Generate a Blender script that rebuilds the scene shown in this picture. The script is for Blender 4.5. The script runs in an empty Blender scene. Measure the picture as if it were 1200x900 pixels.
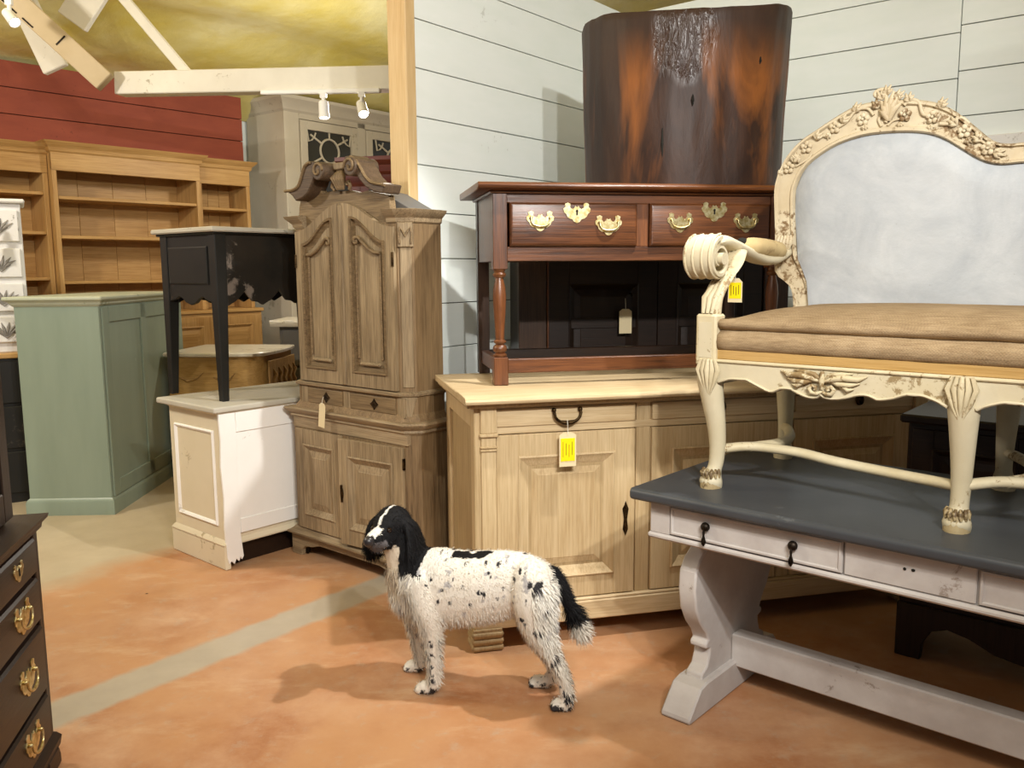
import bpy, bmesh, math, random
from math import sin, cos, pi, radians, sqrt
from mathutils import Vector, Matrix, noise
random.seed(7)
SC = bpy.context.scene
COL = SC.collection
# ------------------------------------------------------------------ camera
F_PX, PITCH, ROLL, CAM_H = 990.0, radians(7.65), radians(-.42), 1.40
_f = Vector((0, cos(PITCH), -sin(PITCH))); _u = Vector((0, sin(PITCH), cos(PITCH))); _r = Vector((1, 0, 0))
RT = _r*cos(ROLL) + _u*sin(ROLL); UP = -_r*sin(ROLL) + _u*cos(ROLL); FW = _f
CAM = Vector((0, 0, CAM_H))
cd = bpy.data.cameras.new('camera'); co = bpy.data.objects.new('camera', cd); COL.objects.link(co)
cd.sensor_width = 36; cd.lens = F_PX/1200*36; cd.clip_start = .05; cd.clip_end = 100
co.matrix_world = Matrix(((RT.x, UP.x, -FW.x, 0), (RT.y, UP.y, -FW.y, 0), (RT.z, UP.z, -FW.z, CAM_H), (0, 0, 0, 1)))
SC.camera = co
# ------------------------------------------------------------------ world, lamps, exposure
SC.view_settings.view_transform = 'Standard'; SC.view_settings.look = 'None'
SC.view_settings.exposure = 0.0; SC.view_settings.gamma = 1.0; SC.view_settings.use_curve_mapping = False
wd = bpy.data.worlds.new('hall_air'); SC.world = wd; wd.use_nodes = True
wd.node_tree.nodes['Background'].inputs[0].default_value = (1.0, .97, .92, 1)
wd.node_tree.nodes['Background'].inputs[1].default_value = .27
def lamp(kind, name, loc, target, energy, color, size, spot=None, blend=.4, sy=None):
    d = bpy.data.lights.new(name, kind); o = bpy.data.objects.new(name, d); COL.objects.link(o)
    d.energy = energy; d.color = color
    if kind == 'AREA':
        d.size = size
        if sy: d.shape = 'RECTANGLE'; d.size_y = sy
    else: d.shadow_soft_size = size
    if kind == 'SPOT': d.spot_size = radians(spot); d.spot_blend = blend
    o.location = loc; o.rotation_euler = (Vector(target)-Vector(loc)).to_track_quat('-Z', 'Y').to_euler()
    return o
WARM = (1, .93, .83); NEUT = (1, .985, .95)
lamp('SPOT', 'track_spot_right', (1.05, 2.6, 3.15), (-.95, 3.25, .2), 300, NEUT, .035, 58, .5)
lamp('SPOT', 'track_spot_rear_a', (1.0, -.3, 2.8), (.2, 4.1, 1.6), 300, NEUT, .04, 76, .8)
lamp('SPOT', 'track_spot_rear_b', (.58, -.3, 2.8), (.0, 4.1, 1.5), 250, NEUT, .04, 74, .8)
lamp('POINT', 'hall_fill', (-3.6, 3.4, 2.75), (0, 0, 0), 170, WARM, .12)  # unseen fill added to brighten the ceiling and left side
lamp('POINT', 'hall_fill_far', (-.9, 6.4, 2.6), (0, 0, 0), 75, WARM, .10)  # added point fill for the far bay, without a fitting
lamp('AREA', 'overhead_fill', (-.3, -.6, 3.6), (-.1, 2.6, 0), 92, WARM, 2.6, sy=1.6)  # unseen area fill added for soft light from overhead

# ------------------------------------------------------------------ pixel helpers (pixels of the 1200x900 frame)
def ray(x, y): return RT*((x-600)/F_PX) + UP*((450-y)/F_PX) + FW
def atz(x, y, z=0.0):
    d = ray(x, y); return CAM + d*((z-CAM_H)/d.z)
def aty(x, y, Y):
    d = ray(x, y); return CAM + d*(Y/d.y)
def DD(a): return Vector((cos(radians(a)), sin(radians(a)), 0))
def NN(a): return Vector((-sin(radians(a)), cos(radians(a)), 0))
def face(P, a, px, v=0.0):
    """pixel -> (u, z above P) on the upright plane through P + v*back, along yaw a"""
    Q0 = Vector(P) + NN(a)*v; n = NN(a); d = ray(*px)
    Q = CAM + d*((Q0-CAM).dot(n)/d.dot(n))
    return ((Q-Vector(P)).dot(DD(a)), Q.z-P[2])

# ------------------------------------------------------------------ mesh builder
class MB:
    def __init__(s): s.v = []; s.f = []
    def box(s, x0, x1, y0, y1, z0, z1):
        b = len(s.v)
        s.v += [(x, y, z) for z in (z0, z1) for y in (y0, y1) for x in (x0, x1)]
        s.f += [(b, b+2, b+3, b+1), (b+4, b+5, b+7, b+6), (b, b+1, b+5, b+4), (b+2, b+6, b+7, b+3), (b, b+4, b+6, b+2), (b+1, b+3, b+7, b+5)]
        return s
    def prism(s, poly, a0, a1, axis='y'):
        """2D polygon extruded along axis; y: (x,z)  x: (y,z)  z: (x,y)"""
        n = len(poly); b = len(s.v)
        for a in (a0, a1):
            for p, q in poly:
                s.v.append((p, a, q) if axis == 'y' else (a, p, q) if axis == 'x' else (p, q, a))
        s.f.append(tuple(range(b, b+n))); s.f.append(tuple(range(b+2*n-1, b+n-1, -1)))
        for i in range(n):
            j = (i+1) % n; s.f.append((b+i, b+n+i, b+n+j, b+j))
        return s
    def rings(s, rings, cap=True, closed=True):
        m = len(rings[0]); b = len(s.v)
        for r in rings: s.v += [tuple(p) for p in r]
        for i in range(len(rings)-1):
            for j in range(m if closed else m-1):
                k = (j+1) % m
                s.f.append((b+i*m+j, b+i*m+k, b+(i+1)*m+k, b+(i+1)*m+j))
        if cap and closed:
            s.f.append(tuple(range(b+m-1, b-1, -1))); s.f.append(tuple(b+(len(rings)-1)*m+j for j in range(m)))
        return s
    def lathe(s, prof, c=(0, 0, 0), seg=20, cap=True):
        return s.rings([[(c[0]+r*cos(2*pi*j/seg), c[1]+r*sin(2*pi*j/seg), c[2]+z) for j in range(seg)] for r, z in prof], cap)
    def tube(s, pts, rad, seg=8, flat=1.0, cap=True, up=None):
        pts = [Vector(p) for p in pts]; n = len(pts)
        if not hasattr(rad, '__len__'): rad = [rad]*n
        rs = []; ref = Vector(up) if up else None
        for i, p in enumerate(pts):
            t = (pts[min(i+1, n-1)]-pts[max(i-1, 0)]).normalized()
            if ref is None:
                ref = Vector((0, 0, 1)) if abs(t.z) < .9 else Vector((0, 1, 0))
            a = t.cross(ref)
            if a.length < 1e-4: a = t.cross(Vector((.3, .8, .5)))
            a.normalize(); b = a.cross(t).normalized()
            if not up: ref = b
            rs.append([p + (a*cos(2*pi*j/seg) + b*sin(2*pi*j/seg)*flat)*rad[i] for j in range(seg)])
        return s.rings(rs, cap)
    def ball(s, c, r, seg=12, rg=8):
        if not hasattr(r, '__len__'): r = (r, r, r)
        rs = []
        for i in range(rg+1):
            t = pi*(i+.02)/(rg+.04)
            rs.append([(c[0]+r[0]*sin(t)*cos(2*pi*j/seg), c[1]+r[1]*sin(t)*sin(2*pi*j/seg), c[2]-r[2]*cos(t)) for j in range(seg)])
        return s.rings(rs)
    def mesh(s, name):
        me = bpy.data.meshes.new(name); me.from_pydata(s.v, [], s.f)
        bm = bmesh.new(); bm.from_mesh(me); bmesh.ops.recalc_face_normals(bm, faces=bm.faces); bm.to_mesh(me); bm.free()
        return me
    def obj(s, name, mat, parent=None, bevel=0.0, smooth=None, seg=1):
        me = s.mesh(name); return link(name, me, mat, parent, bevel, smooth, seg)
def link(name, me, mat, parent=None, bevel=0.0, smooth=None, seg=1):
    o = bpy.data.objects.new(name, me); COL.objects.link(o)
    if mat is not None and not me.materials: me.materials.append(mat)
    if parent is not None: o.parent = parent
    if smooth is not None:
        me.polygons.foreach_set('use_smooth', [True]*len(me.polygons)); me.set_sharp_from_angle(angle=radians(smooth))
    if bevel:
        m = o.modifiers.new('bevel', 'BEVEL'); m.width = bevel; m.segments = seg; m.limit_method = 'ANGLE'; m.angle_limit = radians(40)
    return o
def bx(name, mat, parent, x0, x1, y0, y1, z0, z1, bevel=.003):
    return MB().box(x0, x1, y0, y1, z0, z1).obj(name, mat, parent, bevel)
def tag(o, label, cat=None, group=None, kind=None):
    if label: o['label'] = label
    if cat: o['category'] = cat
    if group: o['group'] = group
    if kind: o['kind'] = kind
    return o
def thing(name, label, cat, loc=(0, 0, 0), yaw=0, group=None):
    o = bpy.data.objects.new(name, None); COL.objects.link(o); o.empty_display_size = .1
    o.location = loc; o.rotation_euler = (0, 0, radians(yaw))
    return tag(o, label, cat, group)
def struct(o): o['kind'] = 'structure'; return o
def inst(src, parent, loc=(0, 0, 0), rot=None, scale=None):
    o = src.copy(); COL.objects.link(o); o.parent = parent; o.location = loc
    if rot is not None: o.rotation_euler = rot
    if scale is not None: o.scale = (scale,)*3 if not hasattr(scale, '__len__') else scale
    return o
def smoothpath(pts, n=6, closed=False):
    """Catmull-Rom through 2D/3D points"""
    P = [Vector(p) for p in pts]; out = []; N = len(P)
    for i in range(N if closed else N-1):
        g = (lambda k: P[k % N]) if closed else (lambda k: P[min(max(k, 0), N-1)])
        a, b, c, d = g(i-1), g(i), g(i+1), g(i+2)
        for k in range(n):
            t = k/n
            out.append(.5*((2*b) + (c-a)*t + (2*a-5*b+4*c-d)*t*t + (3*b-a-3*c+d)*t**3))
    if not closed: out.append(P[-1])
    return out
def resample(pts, n):
    P = [Vector(p) for p in pts]; L = [0]
    for i in range(1, len(P)): L.append(L[-1]+(P[i]-P[i-1]).length)
    out = []; k = 0
    for i in range(n):
        t = L[-1]*i/(n-1)
        while k < len(P)-2 and L[k+1] < t: k += 1
        f = (t-L[k])/max(L[k+1]-L[k], 1e-9); out.append(P[k].lerp(P[k+1], min(max(f, 0), 1)))
    return out

# ------------------------------------------------------------------ materials
def lin(h):
    if isinstance(h, str):
        c = [int(h[i:i+2], 16)/255 for i in (0, 2, 4)]
        return tuple(x/12.92 if x <= .04045 else ((x+.055)/1.055)**2.4 for x in c) + (1,)
    return h
class NT:
    def __init__(s, name, rough=.5, spec=.4):
        s.m = bpy.data.materials.new(name); s.m.use_nodes = True; s.t = s.m.node_tree; s.N = s.t.nodes
        s.b = s.N['Principled BSDF']; s.b.inputs['Roughness'].default_value = rough
        s.b.inputs['Specular IOR Level'].default_value = spec
    def n(s, kind, **kw):
        o = s.N.new('ShaderNode'+kind)
        for k, v in kw.items(): setattr(o, k, v)
        return o
    def l(s, a, b): s.t.links.new(a, b)
    def coord(s, scale=(1, 1, 1), rnd=True, space='Object'):
        tc = s.n('TexCoord'); mp = s.n('Mapping'); mp.inputs['Scale'].default_value = scale
        if rnd:
            oi = s.n('ObjectInfo'); va = s.n('VectorMath', operation='MULTIPLY_ADD')
            cx = s.n('CombineXYZ')
            for i in range(3): s.l(oi.outputs['Random'], cx.inputs[i])
            va.inputs[1].default_value = (7.3, 11.1, 5.7)
            s.l(cx.outputs[0], va.inputs[0]); s.l(tc.outputs[space], va.inputs[2]); s.l(va.outputs[0], mp.inputs[0])
        else: s.l(tc.outputs[space], mp.inputs[0])
        return mp.outputs[0]
    def noise(s, vec, scale, detail=4, rough=.55, dist=0.0):
        o = s.n('TexNoise'); o.inputs['Scale'].default_value = scale; o.inputs['Detail'].default_value = detail
        o.inputs['Roughness'].default_value = rough; o.inputs['Distortion'].default_value = dist
        s.l(vec, o.inputs['Vector']); return o.outputs['Fac']
    def ramp(s, fac, stops, interp='LINEAR'):
        o = s.n('ValToRGB'); o.color_ramp.interpolation = interp; e = o.color_ramp.elements
        while len(e) < len(stops): e.new(.5)
        for i, (p, c) in enumerate(stops):
            e[i].position = p; e[i].color = lin(c) if isinstance(c, str) or len(c) == 4 else tuple(c)+(1,)
        s.l(fac, o.inputs[0]); return o.outputs[0]
    def mix(s, fac, a, b, mode='MIX'):
        o = s.n('Mix', data_type='RGBA', blend_type=mode)
        if isinstance(fac, (int, float)): o.inputs[0].default_value = fac
        else: s.l(fac, o.inputs[0])
        for i, c in ((6, a), (7, b)):
            if isinstance(c, str): o.inputs[i].default_value = lin(c)
            elif isinstance(c, tuple): o.inputs[i].default_value = c
            else: s.l(c, o.inputs[i])
        return o.outputs[2]
    def bump(s, h, strength=.2, dist=.004):
        o = s.n('Bump'); o.inputs['Strength'].default_value = strength; o.inputs['Distance'].default_value = dist
        s.l(h, o.inputs['Height']); s.l(o.outputs[0], s.b.inputs['Normal'])
    def color(s, c):
        if isinstance(c, str): s.b.inputs['Base Color'].default_value = lin(c)
        else: s.l(c, s.b.inputs['Base Color'])
W = (1, 1, 1, 1); K = (0, 0, 0, 1)
def wood(name, dark, mid, light, axis='z', rough=.55, bump=.25, fine=1.0, stain=None, spec=.35):
    """timber with grain along axis; stain = (colour, amount)"""
    t = NT(name, rough, spec); a = 'xyz'.index(axis)
    sc = [14, 14, 14]; sc[a] = .9
    g = t.noise(t.coord(tuple(sc)), 3.2*fine, 6, .62, .35)
    sc2 = [60, 60, 60]; sc2[a] = 2.2
    g2 = t.noise(t.coord(tuple(sc2)), 3.0*fine, 3, .6)
    big = t.noise(t.coord((1, 1, 1)), 2.3, 3, .5)
    c = t.ramp(g, [(.32, dark), (.5, mid), (.68, light)])
    c = t.mix(.45, c, t.ramp(g2, [(.36, dark), (.58, light)]))
    c = t.mix(.35, c, t.ramp(big, [(.32, dark), (.68, light)]))
    if stain:
        m = t.ramp(t.noise(t.coord((1, 1, 1)), 4.2, 5, .65), [(.62-stain[1]*.2, K), (.72, W)])
        c = t.mix(m, c, stain[0])
    t.color(c); t.bump(g2, bump, .003); return t.m
def paint(name, base, vary, wear=None, amt=.12, rough=.55, scale=5.0, bump=.12, stretch=(1, 1, 1), spec=.35, wscale=22):
    t = NT(name, rough, spec); v = t.coord(stretch)
    n1 = t.noise(v, scale, 5, .6)
    c = t.mix(t.ramp(n1, [(.3, K), (.72, W)]), base, vary)
    if wear:
        n2 = t.noise(t.coord((1, 1, 1)), wscale, 6, .7, .4); n3 = t.noise(t.coord((1, 1, 1)), 3.1, 2, .5)
        mu = t.n('Math', operation='MULTIPLY'); t.l(n2, mu.inputs[0]); t.l(n3, mu.inputs[1])
        c = t.mix(t.ramp(mu.outputs[0], [(.40-amt, K), (.44-amt*.9, W)]), c, wear)
    t.color(c); t.bump(t.noise(v, scale*9, 4, .6), bump, .002); return t.m
def metal(name, col, rough=.35, dark='2a1c0c'):
    t = NT(name, rough, .5); t.b.inputs['Metallic'].default_value = 1
    t.color(t.mix(t.ramp(t.noise(t.coord(), 60, 4, .6), [(.35, K), (.65, W)]), dark, col)); return t.m
def plain(name, col, rough=.6, spec=.3, emit=0):
    t = NT(name, rough, spec); t.color(col)
    if emit: t.b.inputs['Emission Color'].default_value = lin(col); t.b.inputs['Emission Strength'].default_value = emit
    return t.m
M = {}
M['shiplap'] = paint('shiplap_paint', 'eff4f0', 'e8efe9', 'd2d6d0', -.02, .5, 3, .08, (1, 1, 4))
M['gap'] = plain('gap_dark', '17150f', .9)
M['red'] = paint('red_boards', '8a4331', '974c36', '6f3526', -.02, .7, 4, .15, (1, 1, 3))
M['post'] = wood('post_pine', 'c09c66', 'd0b07c', 'dcc192', 'z', .6)
M['oak'] = wood('limed_oak', 'a68a60', 'c1a87e', 'd2bc95', 'z', .55, .3)
M['oakx'] = wood('limed_oak_across', 'a98d64', 'c4ac83', 'd4bf9a', 'x', .55, .3)
M['oakd'] = wood('limed_oak_deep', '8f7650', 'a88f66', 'bba47c', 'z', .6, .3)
M['dk'] = wood('dark_oak', '2a150b', '522e19', '784826', 'x', .34, .2, spec=.5)
M['dkz'] = wood('dark_oak_upright', '2a150b', '522e19', '784826', 'z', .34, .2, spec=.5)
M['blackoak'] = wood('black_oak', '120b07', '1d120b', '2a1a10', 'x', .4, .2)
M['blackoaklit'] = wood('black_oak_lit', '231710', '3a271c', '4d382a', 'z', .35, .2)  # lighter than the black oak: lamplight on the cabinet stile put into the colour
M['brass'] = metal('brass', 'eadfb4', .36, 'b59d5e')
M['bronze'] = metal('dark_bronze', '57442c', .45, '1c140c')
M['iron'] = metal('dark_iron', '3a332c', .5, '15110d')
M['slate'] = paint('slate_paint', '3c3f43', '46494d', '55585b', -.02, .42, 6, .1)
M['greywash'] = paint('grey_wash', 'c4bfba', 'aea6a1', '94887f', .0, .6, 7, .3, (1, 1, 1))
M['cream'] = paint('cream_paint', 'c9bfa4', 'bcb091', '8d7a58', .05, .5, 6, .25, wscale=40)
M['creamw'] = paint('cream_worn', 'cdc2a4', 'b9aa86', '87704c', .085, .55, 9, .35, wscale=45)
M['crestc'] = paint('crest_cream', 'c9bda2', 'b5a485', '7a6244', .11, .55, 9, .3, wscale=45)
M['gild'] = wood('bare_beech', '9c7a42', 'b08c50', 'bd9c66', 'x', .6)
M['walnut'] = wood('stripped_walnut', '54442f', '857052', 'aa9574', 'z', .6, .4, 1.1)
M['walnutx'] = wood('stripped_walnut_across', '53432f', '857052', 'a89373', 'x', .6, .4, 1.1)
M['walnutd'] = wood('stripped_walnut_carved', '463522', '6d583c', '957d5a', 'x', .6, .4, 1.3)
M['walnutshade'] = wood('walnut_shaded_scroll', '2c2017', '483829', '6b5743', 'x', .55, .4, 1.3)  # shade at the top of the cupboard put into the wood colour
M['walnuts'] = wood('walnut_side', '4c3a26', '745c3e', '957b58', 'z', .6, .4, 1.1)
M['stone'] = paint('stone_paint', 'd9cdb2', 'd2c5a8', 'a89878', .03, .5, 4, .1)
M['stonetop'] = paint('stone_top', 'bdb7a8', 'b0a998', '8f8877', .05, .5, 4, .1)
M['trimlit'] = paint('white_trim_lit_end', 'efece6', 'e9e6df', 'c9c4ba', .03, .6, 4, .1)  # white trim; on the cream cabinet's end, spotlight put into the colour
M['black'] = paint('black_paint', '14130f', '1c1a16', '3a332b', .03, .45, 6, .1)
M['blackworn'] = paint('black_worn', '16140f', '2a231b', '6d6258', .09, .5, 5, .15, wscale=12)
M['green'] = paint('green_paint', '8b9786', '808d7c', '9aa592', -.02, .38, 2.2, .05, (3, 3, .5), spec=.5)
M['greent'] = paint('green_top', 'b8bba6', 'a9af99', '8d937c', .06, .5, 4, .1)
M['pine'] = wood('waxed_pine', '966c38', 'b58b50', 'c8a167', 'x', .45, .15, .7)
M['pinez'] = wood('waxed_pine_upright', '966c38', 'b78d52', 'caa36a', 'z', .45, .15, .7)
M['bigcup'] = paint('ivory_paint', 'cfc6b2', 'c5bba6', 'a99e88', .03, .55, 3, .1)
M['glass'] = plain('dark_glazing', '3c3b38', .08, .6)
M['mahog'] = wood('mahogany', '3f1710', '5e2418', '7a3524', 'x', .35, .15)
M['commode'] = wood('commode_oak', '8a6632', 'a88145', 'bd985c', 'x', .55, .25)
M['carved'] = wood('commode_carved', '4f3315', '94703c', 'b5905a', 'z', .6, .6, 2.0)
M['marble'] = paint('pale_marble', 'dcd6c9', 'cdc5b5', 'a79c88', .06, .3, 5, .05)
M['grey'] = paint('grey_cabinet', '6d6a66', '63605c', '504d4a', .03, .5, 4, .1)
M['bureau'] = wood('bureau_oak', '17100c', '241812', '32231b', 'x', .42, .2)
M['bureauz'] = wood('bureau_oak_upright', '17100c', '241812', '33241c', 'z', .42, .2)
M['burlap'] = None
M['paper'] = plain('card', 'd8c7a0', .8)
M['yellow'] = plain('yellow_sticker', 'f2d400', .7)
M['ink'] = plain('ink', '4a3d10', .8)
M['string'] = plain('string', 'd9d2c0', .9)
M['beam'] = paint('beam_white', 'e7e2d4', 'dbd5c6', 'b4ab97', .03, .6, 4, .1)
M['beamb'] = paint('beam_beige', 'c9b695', 'bda985', '8d7a5c', .04, .6, 4, .1)
M['lampw'] = plain('lamp_white', 'f0eee8', .4)
M['glow'] = plain('lamp_lens', 'fff6e4', .4, emit=14)
M['tassel'] = plain('tassel_gold', 'c9a045', .8)
M['whitech'] = paint('white_chest_paint', 'e6e4e0', 'dcdad6', '9a9690', .03, .5, 6, .1)
M['motif'] = paint('grey_motif', '77726c', '9a958d', None, 0, .6, 30, .1)
# ================================================================== THE ROOM
def floor_mat():
    t = NT('painted_concrete', .42, .4)
    tc = t.n('TexCoord'); v = tc.outputs['Object']
    def plane(nx, ny, wob, ws):
        d = t.n('VectorMath', operation='DOT_PRODUCT'); d.inputs[1].default_value = (nx, ny, 0); t.l(v, d.inputs[0])
        n = t.noise(v, ws, 5, .6)
        m = t.n('Math', operation='MULTIPLY_ADD'); m.inputs[1].default_value = wob; t.l(n, m.inputs[0]); t.l(d.outputs['Value'], m.inputs[2])
        return m.outputs[0]
    def rng(x, a, b, c, d_):
        mr = t.n('MapRange'); mr.inputs[1].default_value = a; mr.inputs[2].default_value = b; t.l(x, mr.inputs[0]); r1 = mr.outputs[0]
        if c is None: return r1
        m2 = t.n('MapRange'); m2.inputs[1].default_value = c; m2.inputs[2].default_value = d_; m2.inputs[3].default_value = 1; m2.inputs[4].default_value = 0
        t.l(x, m2.inputs[0]); mm = t.n('Math', operation='MULTIPLY'); t.l(r1, mm.inputs[0]); t.l(m2.outputs[0], mm.inputs[1]); return mm.outputs[0]
    c = t.mix(t.ramp(t.noise(v, 2.2, 7, .68), [(.38, K), (.62, W)]), 'a46f4a', 'bf9674')
    c = t.mix(t.ramp(t.noise(v, .9, 4, .6, .8), [(.42, K), (.66, W)]), c, 'b98a60')
    st = t.n('Mapping'); st.inputs['Rotation'].default_value = (0, 0, radians(-51)); st.inputs['Scale'].default_value = (1.4, 3.6, 1); t.l(v, st.inputs[0])
    c = t.mix(t.ramp(t.noise(st.outputs[0], 1.6, 6, .7), [(.55, K), (.72, (.42, .42, .42, 1))]), c, 'd2b898')
    c = t.mix(t.ramp(t.noise(v, 13, 6, .75), [(.55, K), (.72, (.6, .6, .6, 1))]), c, 'b09c86')
    beige = rng(plane(-.83, .55, .5, 1.7), 3.90, 4.12, None, None)
    c = t.mix(beige, c, t.mix(t.noise(v, 5, 5, .6), 'a8977a', 'c4b498'))
    strip = rng(plane(-.785, .62, .05, 9), 2.655, 2.685, 2.835, 2.865)
    sm = t.n('Math', operation='MULTIPLY'); sm.inputs[1].default_value = .9; t.l(strip, sm.inputs[0])
    c = t.mix(sm.outputs[0], c, t.mix(t.noise(v, 8, 5, .6), '9c9484', 'b5ab97'))
    sp = t.n('TexVoronoi'); sp.inputs['Scale'].default_value = 2.1; t.l(v, sp.inputs['Vector'])
    c = t.mix(t.ramp(sp.outputs['Distance'], [(.012, W), (.02, K)]), c, '3a2418')
    t.color(c); t.bump(t.noise(v, 30, 5, .6), .12, .004)
    r = t.ramp(t.noise(v, 3, 4, .6), [(.3, (.34, .34, .34, 1)), (.7, (.55, .55, .55, 1))]); t.l(r, t.b.inputs['Roughness'])
    return t.m
fl = MB().box(-9, 6, -5, 13, -.08, 0).obj('floor', floor_mat()); struct(fl)

AL, AR = 51.46, -38.5
PO = aty(484, 200, 3.9); PO.z = 0
KC = PO + DD(AL)*1.835
PL = .2092
def shiplap(root, u0, u1, off, top, mat, th=.02, pitch=PL, gap=.0045):
    z = off - pitch*math.ceil(off/pitch) ; cache = {}
    while z < top:
        a, b = max(z+gap/2, 0.0), min(z+pitch-gap/2, top)
        if b-a > .01:
            k = round(b-a, 4)
            if k not in cache:
                cache[k] = MB().box(0, u1-u0, -th, 0, 0, b-a).mesh('plank')
            o = link('plank', cache[k], mat, root, .0015); o.location = (u0, random.uniform(-.0015, .0005), a)
        z += pitch
wl = MB().box(0, 1.9, 0, .07, 0, 2.9).obj('wall_left', M['gap']); struct(wl); wl.location = PO; wl.rotation_euler.z = radians(AL)
shiplap(wl, .005, 1.835, 2.504, 2.91, M['shiplap'])
wr = MB().box(-.1, 4.2, 0, .07, 0, 2.9).obj('wall_right', M['gap']); struct(wr); wr.location = KC; wr.rotation_euler.z = radians(AR)
shiplap(wr, .02, 1.838, 2.500, 2.91, M['shiplap'])
shiplap(wr, 1.842, 4.2, 2.532, 2.91, M['shiplap'])
tr = MB().box(-.058, .003, -.03, .085, 0, 3.3).obj('trim_1', M['post'], None, .004); struct(tr); tr.location = PO; tr.rotation_euler.z = radians(AL)
tr = MB().box(1.93, 4.2, -.055, -.02, 1.955, 2.01).obj('trim_2', M['trimlit'], None, .004); struct(tr); tr.location = KC; tr.rotation_euler.z = radians(AR)

# pine bookcase position decides the red wall behind it
BK0 = Vector((-3.47, 6.55, 0)); BKA = 48.0          # front plane of its middle section, at the left end of that section
RW0 = BK0 + NN(BKA)*.40 - DD(BKA)*3.2
wb = MB().box(0, 5.04, 0, .08, 0, 3.0).obj('wall_back', M['gap']); struct(wb); wb.location = RW0; wb.rotation_euler.z = radians(BKA)
def redplanks():
    top_l, n = 3.0, 0
    zs = [0, .25, .5, .75, 1.0, 1.25, 1.5, 1.75, 2.0, 2.2, 2.40, 2.62, 2.82, 3.02]
    for a, b in zip(zs[:-1], zs[1:]):
        o = MB().box(0, 5.05, -.02, 0, a+.003, b-.003).obj('plank', M['red'], wb, .002)
redplanks()
wf = MB().box(4.9, 13.0, .33, .41, 0, 2.93).obj('wall_far', M['shiplap']); struct(wf); wf.location = RW0; wf.rotation_euler.z = radians(BKA)
# roof lining: sloping yellow foil insulation held up by purlins, seen over the red wall
def ceil_mat():
    t = NT('yellow_insulation', .5, .4); v = t.coord((1, 1, 1), False)
    c = t.mix(t.ramp(t.noise(v, .9, 5, .6, .6), [(.35, K), (.7, W)]), 'd0be5a', 'e4dca6')
    c = t.mix(t.ramp(t.noise(v, 3.5, 5, .6), [(.5, K), (.75, (.6, .6, .6, 1))]), c, 'd2bd50')
    t.color(c); t.bump(t.noise(v, 5, 5, .6), .5, .03); return t.m
M['ceil'] = ceil_mat()
def ceiling():
    # local frame: x along the red wall, y from the red wall towards the camera (t), rising
    nx, nt = 60, 90; T0, T1 = -.3, 11.0; X0, X1 = -1.5, 13.0
    mb = MB()
    for j in range(nt+1):
        t = T0+(T1-T0)*j/nt
        for i in range(nx+1):
            x = X0+(X1-X0)*i/nx
            z = 3.06 + .36*min(t, 4.2) - .18*max(t-4.2, 0)
            s = (t/.85) % 1.0
            z -= .15*math.sin(pi*s)*(.6+.5*noise.noise(Vector((x*.5, t*.4, 1))))     # foil sagging between purlins
            z += .05*noise.noise(Vector((x*1.3, t*1.6, 5)))
            mb.v.append((x, -t, z))
    for j in range(nt):
        for i in range(nx):
            a = j*(nx+1)+i; mb.f.append((a, a+1, a+nx+2, a+nx+1))
    o = mb.obj('ceiling', M['ceil'], None, 0, 60); struct(o); o.location = RW0; o.rotation_euler.z = radians(BKA); return o
CE = ceiling()
# painted roof timbers
def beam(name, p0, p1, w, h, mat, label, cat='beam', group='roof timbers'):
    p0, p1 = Vector(p0), Vector(p1); d = p1-p0
    o = MB().box(0, d.length, -w/2, w/2, -h/2, h/2).obj(name, mat, None, .006)
    x = d.normalized(); y = Vector((0, 0, 1)).cross(x).normalized(); z = x.cross(y)
    o.matrix_world = Matrix(((x.x, y.x, z.x, p0.x), (x.y, y.y, z.y, p0.y), (x.z, y.z, z.z, p0.z), (0, 0, 0, 1)))
    return tag(o, label, cat, group)
b0 = aty(140, 99, 5.9); b1 = aty(520, 91.5, 5.45)
beam('tie_beam', b0, b1, .12, .145, M['beam'], 'long white painted tie beam with spotlight track under it')
RAF = beam('rafter', aty(124, 97, 5.75), aty(-2, -18, 5.62), .10, .135, M['beamb'], 'beige painted sloping rafter with dark metal straps over red boards')
beam('brace', aty(221, 88, 5.85), aty(128, -22, 5.85), .05, .065, M['beam'], 'thin white sloping brace rising from the tie beam')
beam('rafter', aty(85, 26, 6.1), aty(118, -26, 6.1), .05, .22, M['beam'], 'broad white board crossing behind the beige rafter')
beam('brace', aty(66, 82, 6.0), aty(24, -6, 6.0), .05, .17, M['beam'], 'short white board under the beige rafter beside bright spotlight')
for x0, x1, z0, z1 in ((.335, .345, -.035, .045), (.50, .58, -.058, -.048), (.62, .80, -.060, -.050)):
    bx('metal_strap', M['iron'], RAF, x0, x1, .0495, .054, z0, z1, 0)
def spotlamp(p, d, label, lit=True):
    o = thing('track_spotlight', label, 'spotlight', p)
    q = Vector(d).normalized().to_track_quat('-Z', 'Y').to_matrix()
    mb = MB().lathe([(.012, .0), (.012, .05)], (0, 0, -.02), 10); mb.box(-.02, .02, -.012, .012, .02, .05); mb.obj('mount', M['lampw'], o)
    def rot(mb): mb.v = [tuple(q @ Vector(v) + Vector((0, 0, -.045))) for v in mb.v]; return mb
    rot(MB().lathe([(.02, .05), (.03, .04), (.033, -.04), (.036, -.06), (.030, -.06), (.028, -.045)], (0, 0, 0), 16, False)).obj('head', M['lampw'], o, 0, 40)
    rot(MB().lathe([(.0005, -.046), (.029, -.046), (.029, -.052), (.0005, -.054)], (0, 0, 0), 16)).obj('lens', M['glow'] if lit else M['glass'], o)
    return o
tk = tag(beam('light_track', aty(306, 108.5, 5.6), aty(446, 106, 5.45), .035, .03, M['lampw'], 'thin white lighting track fixed under the tie beam', 'track', None), None)
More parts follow.
